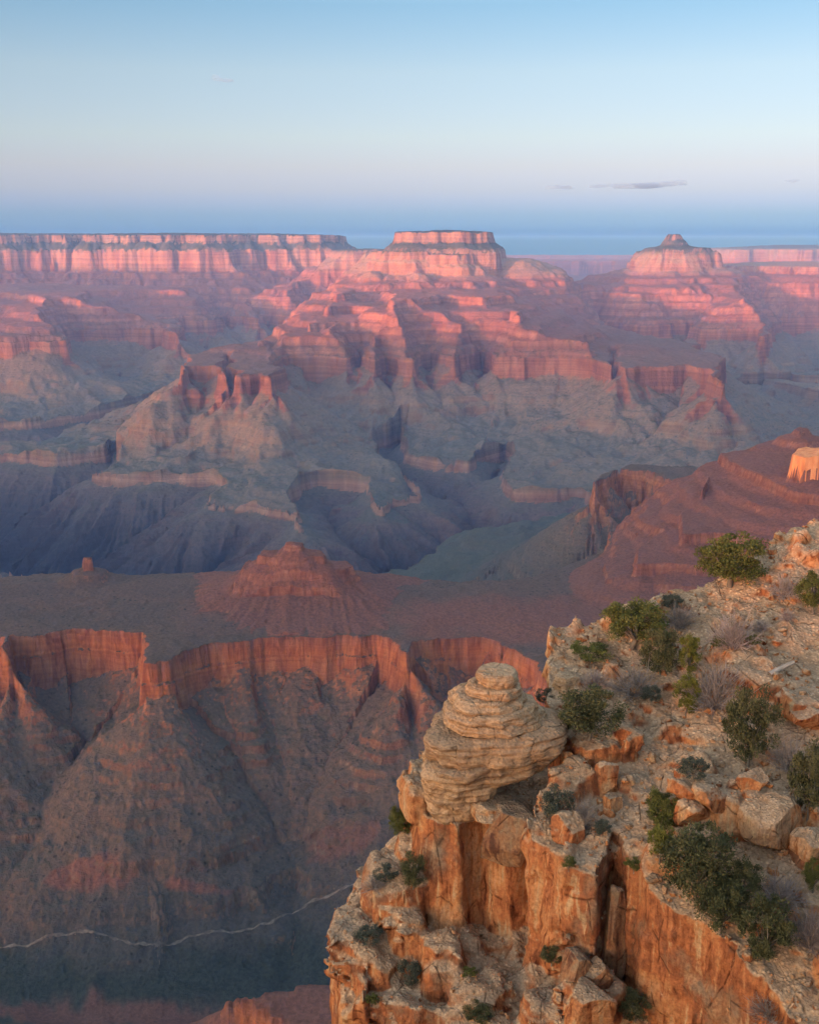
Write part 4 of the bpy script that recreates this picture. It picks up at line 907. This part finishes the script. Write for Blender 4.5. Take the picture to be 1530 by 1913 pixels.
plant(1030, 1802, 50, 44, 'olive', 0, 'shrub', 'small olive bush beside the grey boulder pile', 'bush', B)
plant(1186, 1908, 72, 66, 'olive', 2, 'shrub', 'olive bush at the bottom of the frame below the cleft', 'bush', B)
plant(876, 1828, 32, 26, 'low', 0, 'juniper_bush', 'tiny green tuft under the orange pillar', 'bush', B)
plant(892, 1912, 60, 40, 'olive', 3, 'shrub', 'olive tuft at the bottom of the frame below the pillar', 'bush', B)
plant(1255, 1140, 46, 34, 'bush', 0, 'shrub', 'grey green bush on the skyline between the two big junipers', 'bush', B)
plant(1268, 1172, 62, 50, 'twig', 2, 'bare_shrub', 'grey bare shrub beside the broad skyline juniper', 'shrub', S)
plant(1018, 1314, 40, 30, 'bush', 1, 'shrub', 'small grey bush peeping out behind the rock stack', 'bush', B, yy=60)
plant(1216, 1312, 46, 36, 'bush', 0, 'shrub', 'dark small bush at the edge of the large olive bush', 'bush', B)
plant(1110, 1285, 50, 40, 'twig', 1, 'bare_shrub', 'pinkish bare shrub on the rubble behind the cream block', 'shrub', S)
plant(1418, 1180, 30, 30, 'twig', 0, 'bare_shrub', 'tiny grey bare shrub on the open tan scree', 'shrub', S)
plant(1470, 1160, 30, 26, 'twig', 3, 'bare_shrub', 'tiny brown bare shrub near the right edge juniper', 'shrub', S)
plant(1440, 1905, 80, 60, 'twig', 2, 'bare_shrub', 'dead grey shrub at the bottom of the frame on the slope', 'shrub', S)
plant(700, 1660, 46, 26, 'twig', 0, 'bare_shrub', 'dry shrub on the upper left ledge', 'shrub', S)
plant(720, 1645, 50, 30, 'bush', 1, 'shrub', 'dull grey bush on the upper left ledge', 'bush', B)
plant(690, 1760, 60, 30, 'bush', 0, 'shrub', 'dull grey bush on the rounded left ledge', 'bush', B)

def dry_tufts():
    V0, F0 = twig_np(990, 14); rg = np.random.RandomState(12); Vs, Fs = [], []; rnd = random.Random(5); o = 0; k = 0
    while k < 260:
        p, n = ground(rnd.uniform(640, 1530), rnd.uniform(1010, 1913))
        if p is None or n.z < .55: continue
        s = rnd.uniform(.18, .55); a = rnd.uniform(0, 6.28); R = np.array([[math.cos(a), -math.sin(a), 0], [math.sin(a), math.cos(a), 0], [0, 0, .8]])
        Vs.append(V0 @ R.T * s + np.array(p)); Fs.append(F0 + o); o += len(V0); k += 1
    t = leaf_material('dry_grass', (.14, .115, .085), (.26, .21, .15))
    tag(obj_np('dry_grass', np.concatenate(Vs), np.concatenate(Fs), t, smoothf=False), 'dry grass tufts and low dead scrub dotted over the rim', kind='stuff')
dry_tufts()
# ------------------------------------------------------------------ the rim the viewer stands on, and its continuation to the west (behind the camera), with heights shaped against the sun
def build_rim():
    xs = np.concatenate([-np.geomspace(30, 24000, 60)[::-1], np.linspace(-22, 22, 12), np.geomspace(30, 9000, 20)])
    off = np.concatenate([[0, .6], np.geomspace(2, 9000, 26)])
    H = lambda x: np.interp(x, [-24000, -15000, -12500, -10800, -9800, -9000, -6500, -5500, -4500, -2500, -800, -100, -12, 0, 9000], [100, 100, 90, 50, 0, -25, -25, 20, 55, 64, 58, 15, -1.7, -1.7, 4])  # western heights shaped to set how far the low sun reaches
    E = lambda x: np.interp(x, [-24000, -8000, -4000, -2000, -600, -100, -25, -10, 0, 9000], [-1500, -1500, -1600, -1500, -1000, -380, -60, -4, -1, -1])
    X = np.repeat(xs[:, None], len(off), 1); Y = E(xs)[:, None] - off[None, :]
    near = smooth(70, 10, np.hypot(X, Y)); z = H(X) * (1 - near) - 1.75 * near + fbm2(X / 300, Y / 300, 4, 201) * 6 * (1 - near)
    z[:, 0] = -1000
    V = np.stack([X, Y, z], -1).reshape(-1, 3); nr, nc = X.shape
    ii = np.arange(nr * nc).reshape(nr, nc)
    F = np.stack([ii[:-1, :-1], ii[:-1, 1:], ii[1:, 1:], ii[1:, :-1]], -1).reshape(-1, 4)
    tag(obj_np('rim_plateau', V, F, M_NEAR), 'wooded plateau rim the view is taken from, its western heights shaped to block the sun', kind='structure')
build_rim()
def build_shade_butte():
    # unseen butte added left of the frame to shade the slopes under the far rim
    poly = np.array([(-9800, 6900), (-9600, 6100), (-8400, 5900), (-7300, 6200), (-6300, 6000), (-5500, 6300), (-5300, 6900), (-6200, 7300), (-7800, 7100), (-8800, 7400)], float)
    xs = np.linspace(-11500, -4300, 130); ys = np.linspace(4600, 8600, 76); X, Y = np.meshgrid(xs, ys, indexing='ij')
    d, s, a_ = sdf((X + fbm2(X / 700, Y / 700, 3, 811) * 150).astype(np.float32).ravel(), (Y + fbm2(X / 700, Y / 700, 3, 821) * 150).astype(np.float32).ravel(), poly); d = d.reshape(X.shape)
    z = np.interp(d, [-400, 0, 40, 300, 350, 800, 850, 1400], [10, -15, -250, -380, -480, -655, -830, -1075]) + fbm2(X / 900, Y / 900, 2, 831) * 25
    V = np.stack([X, Y, z], -1).reshape(-1, 3); ii = np.arange(X.size).reshape(X.shape)
    F = np.stack([ii[:-1, :-1], ii[1:, :-1], ii[1:, 1:], ii[:-1, 1:]], -1).reshape(-1, 4)
    tag(obj_np('shade_butte', V, F, M_FAR), 'unseen butte added beside the view to shade the far rim', kind='structure')
build_shade_butte()

# ------------------------------------------------------------------ pale track over the bench, and thin evening clouds
def build_trail():
    t = NT('pale_dust'); m = t.done(t.ramp(t.noise(t.pos().outputs['Position'], .12, 5), [(.38, (.085, .07, .062)), (.62, (.17, .138, .118))]))
    def path(pts, w, name, label):
        z = np.full(len(pts), -960.0)
        for _ in range(12):
            C = np.array([at_z(px, py, zz)[:2] for (px, py), zz in zip(pts, z)]); z = z * .4 + .6 * heights(C[:, 0], C[:, 1])[0]
        C = np.array(C); tt = np.linspace(0, len(C) - 1, 180); x = np.interp(tt, np.arange(len(C)), C[:, 0]); y = np.interp(tt, np.arange(len(C)), C[:, 1])
        x = x + pn2(tt * 1.3, tt * 0, 5) * 1.5; y = y + pn2(tt * 1.3, tt * 0 + 4, 6) * 1.5
        dx, dy = np.gradient(x), np.gradient(y); L = np.hypot(dx, dy) + 1e-6; ww = w * np.clip(.85 + .8 * pn2(tt * 3.3, tt * 0 + 9, 7), .3, 2)
        rows = []
        for k in (-1, 0, 1):
            a = x - dy / L * ww * k; b = y + dx / L * ww * k; rows.append(np.stack([a, b, heights(a, b)[0] + 1.2 - .3 * abs(k)], -1))
        V = np.stack(rows, 1).reshape(-1, 3); ii = np.arange(180 * 3).reshape(180, 3)
        F = np.concatenate([np.stack([ii[:-1, k], ii[1:, k], ii[1:, k + 1], ii[:-1, k + 1]], -1) for k in (0, 1)])
        tag(obj_np(name, V, F, m), label, kind='structure')
    path([(-60, 1778), (0, 1772), (60, 1764), (120, 1748), (165, 1741), (200, 1750), (245, 1766), (290, 1764), (350, 1752), (420, 1742), (470, 1737), (505, 1726), (550, 1706), (590, 1682), (640, 1662), (690, 1652), (740, 1650)], 1.7, 'track', 'thin pale track winding over the dark bench')
build_trail()
def build_clouds():
    m = bpy.data.materials.new('cloud_vapour'); m.use_nodes = True; t = m.node_tree; t.nodes.clear()
    out = t.nodes.new('ShaderNodeOutputMaterial'); v = t.nodes.new('ShaderNodeVolumePrincipled')
    v.inputs['Color'].default_value = (.30, .46, .72, 1); v.inputs['Density'].default_value = .0015; v.inputs['Absorption Color'].default_value = (0, 0, 0, 1)
    t.links.new(v.outputs[0], out.inputs['Volume'])
    def cloud(spots, D, label):
        parts = []; rnd = random.Random(3)
        bm = bmesh.new(); cx = at_y(spots[0][0], spots[0][1], D)
        for px, py, w, hgt in spots:
            c = at_y(px, py, D) - cx; r = bmesh.ops.create_icosphere(bm, subdivisions=3, radius=1.0)
            sx, sz = w / FPX * D * .5, hgt / FPX * D * .5
            for q in r['verts']:
                n = 1 + .35 * math.sin(q.co.x * 6 + px) * math.cos(q.co.z * 3 + q.co.x * 9 + py)
                q.co = Vector((c[0] + q.co.x * sx * n, c[1] + q.co.y * sx * .6, c[2] + q.co.z * sz * n))
        me = bpy.data.meshes.new('cloud'); bm.to_mesh(me); bm.free(); me.materials.append(m)
        o = link(bpy.data.objects.new('cloud', me)); o.location = cx; tag(o, label, 'cloud', 'small evening clouds')
    cloud([(1048, 349, 50, 9), (1030, 350, 30, 7)], 42000, 'short blue grey cloud streak nearest the mesa')
    cloud([(1200, 346, 110, 10), (1160, 348, 50, 9), (1255, 342, 60, 9), (1270, 338, 30, 7), (1118, 347, 40, 7)], 42000, 'longest blue grey cloud streak above the peaked butte')
    cloud([(1480, 337, 26, 6)], 42000, 'faint short cloud streak near the right edge of the sky')
    cloud([(405, 145, 22, 14), (420, 149, 40, 7)], 40000, 'tiny wisp of cloud alone high in the sky')
build_clouds()

# ------------------------------------------------------------------ haze
def build_haze():
    bm = bmesh.new(); bmesh.ops.create_cube(bm, size=1.0)
    me = bpy.data.meshes.new('haze'); bm.to_mesh(me); bm.free()
    o = link(bpy.data.objects.new('haze', me)); o.scale = (64000, 44000, 1715); o.location = (0, 6500, -1600 + 857.5)
    m = bpy.data.materials.new('haze'); m.use_nodes = True; t = m.node_tree; t.nodes.clear()
    out = t.nodes.new('ShaderNodeOutputMaterial'); v = t.nodes.new('ShaderNodeVolumePrincipled')
    v.inputs['Color'].default_value = (.22, .42, 1.0, 1); v.inputs['Density'].default_value = HAZE
    v.inputs['Anisotropy'].default_value = 0.0
    v.inputs['Absorption Color'].default_value = (1, 1, 1, 1)
    t.links.new(v.outputs[0], out.inputs['Volume']); me.materials.append(m)
    tag(o, 'thin blue evening haze filling the canyon', kind='stuff')
HAZE = 2.8e-5
build_haze()
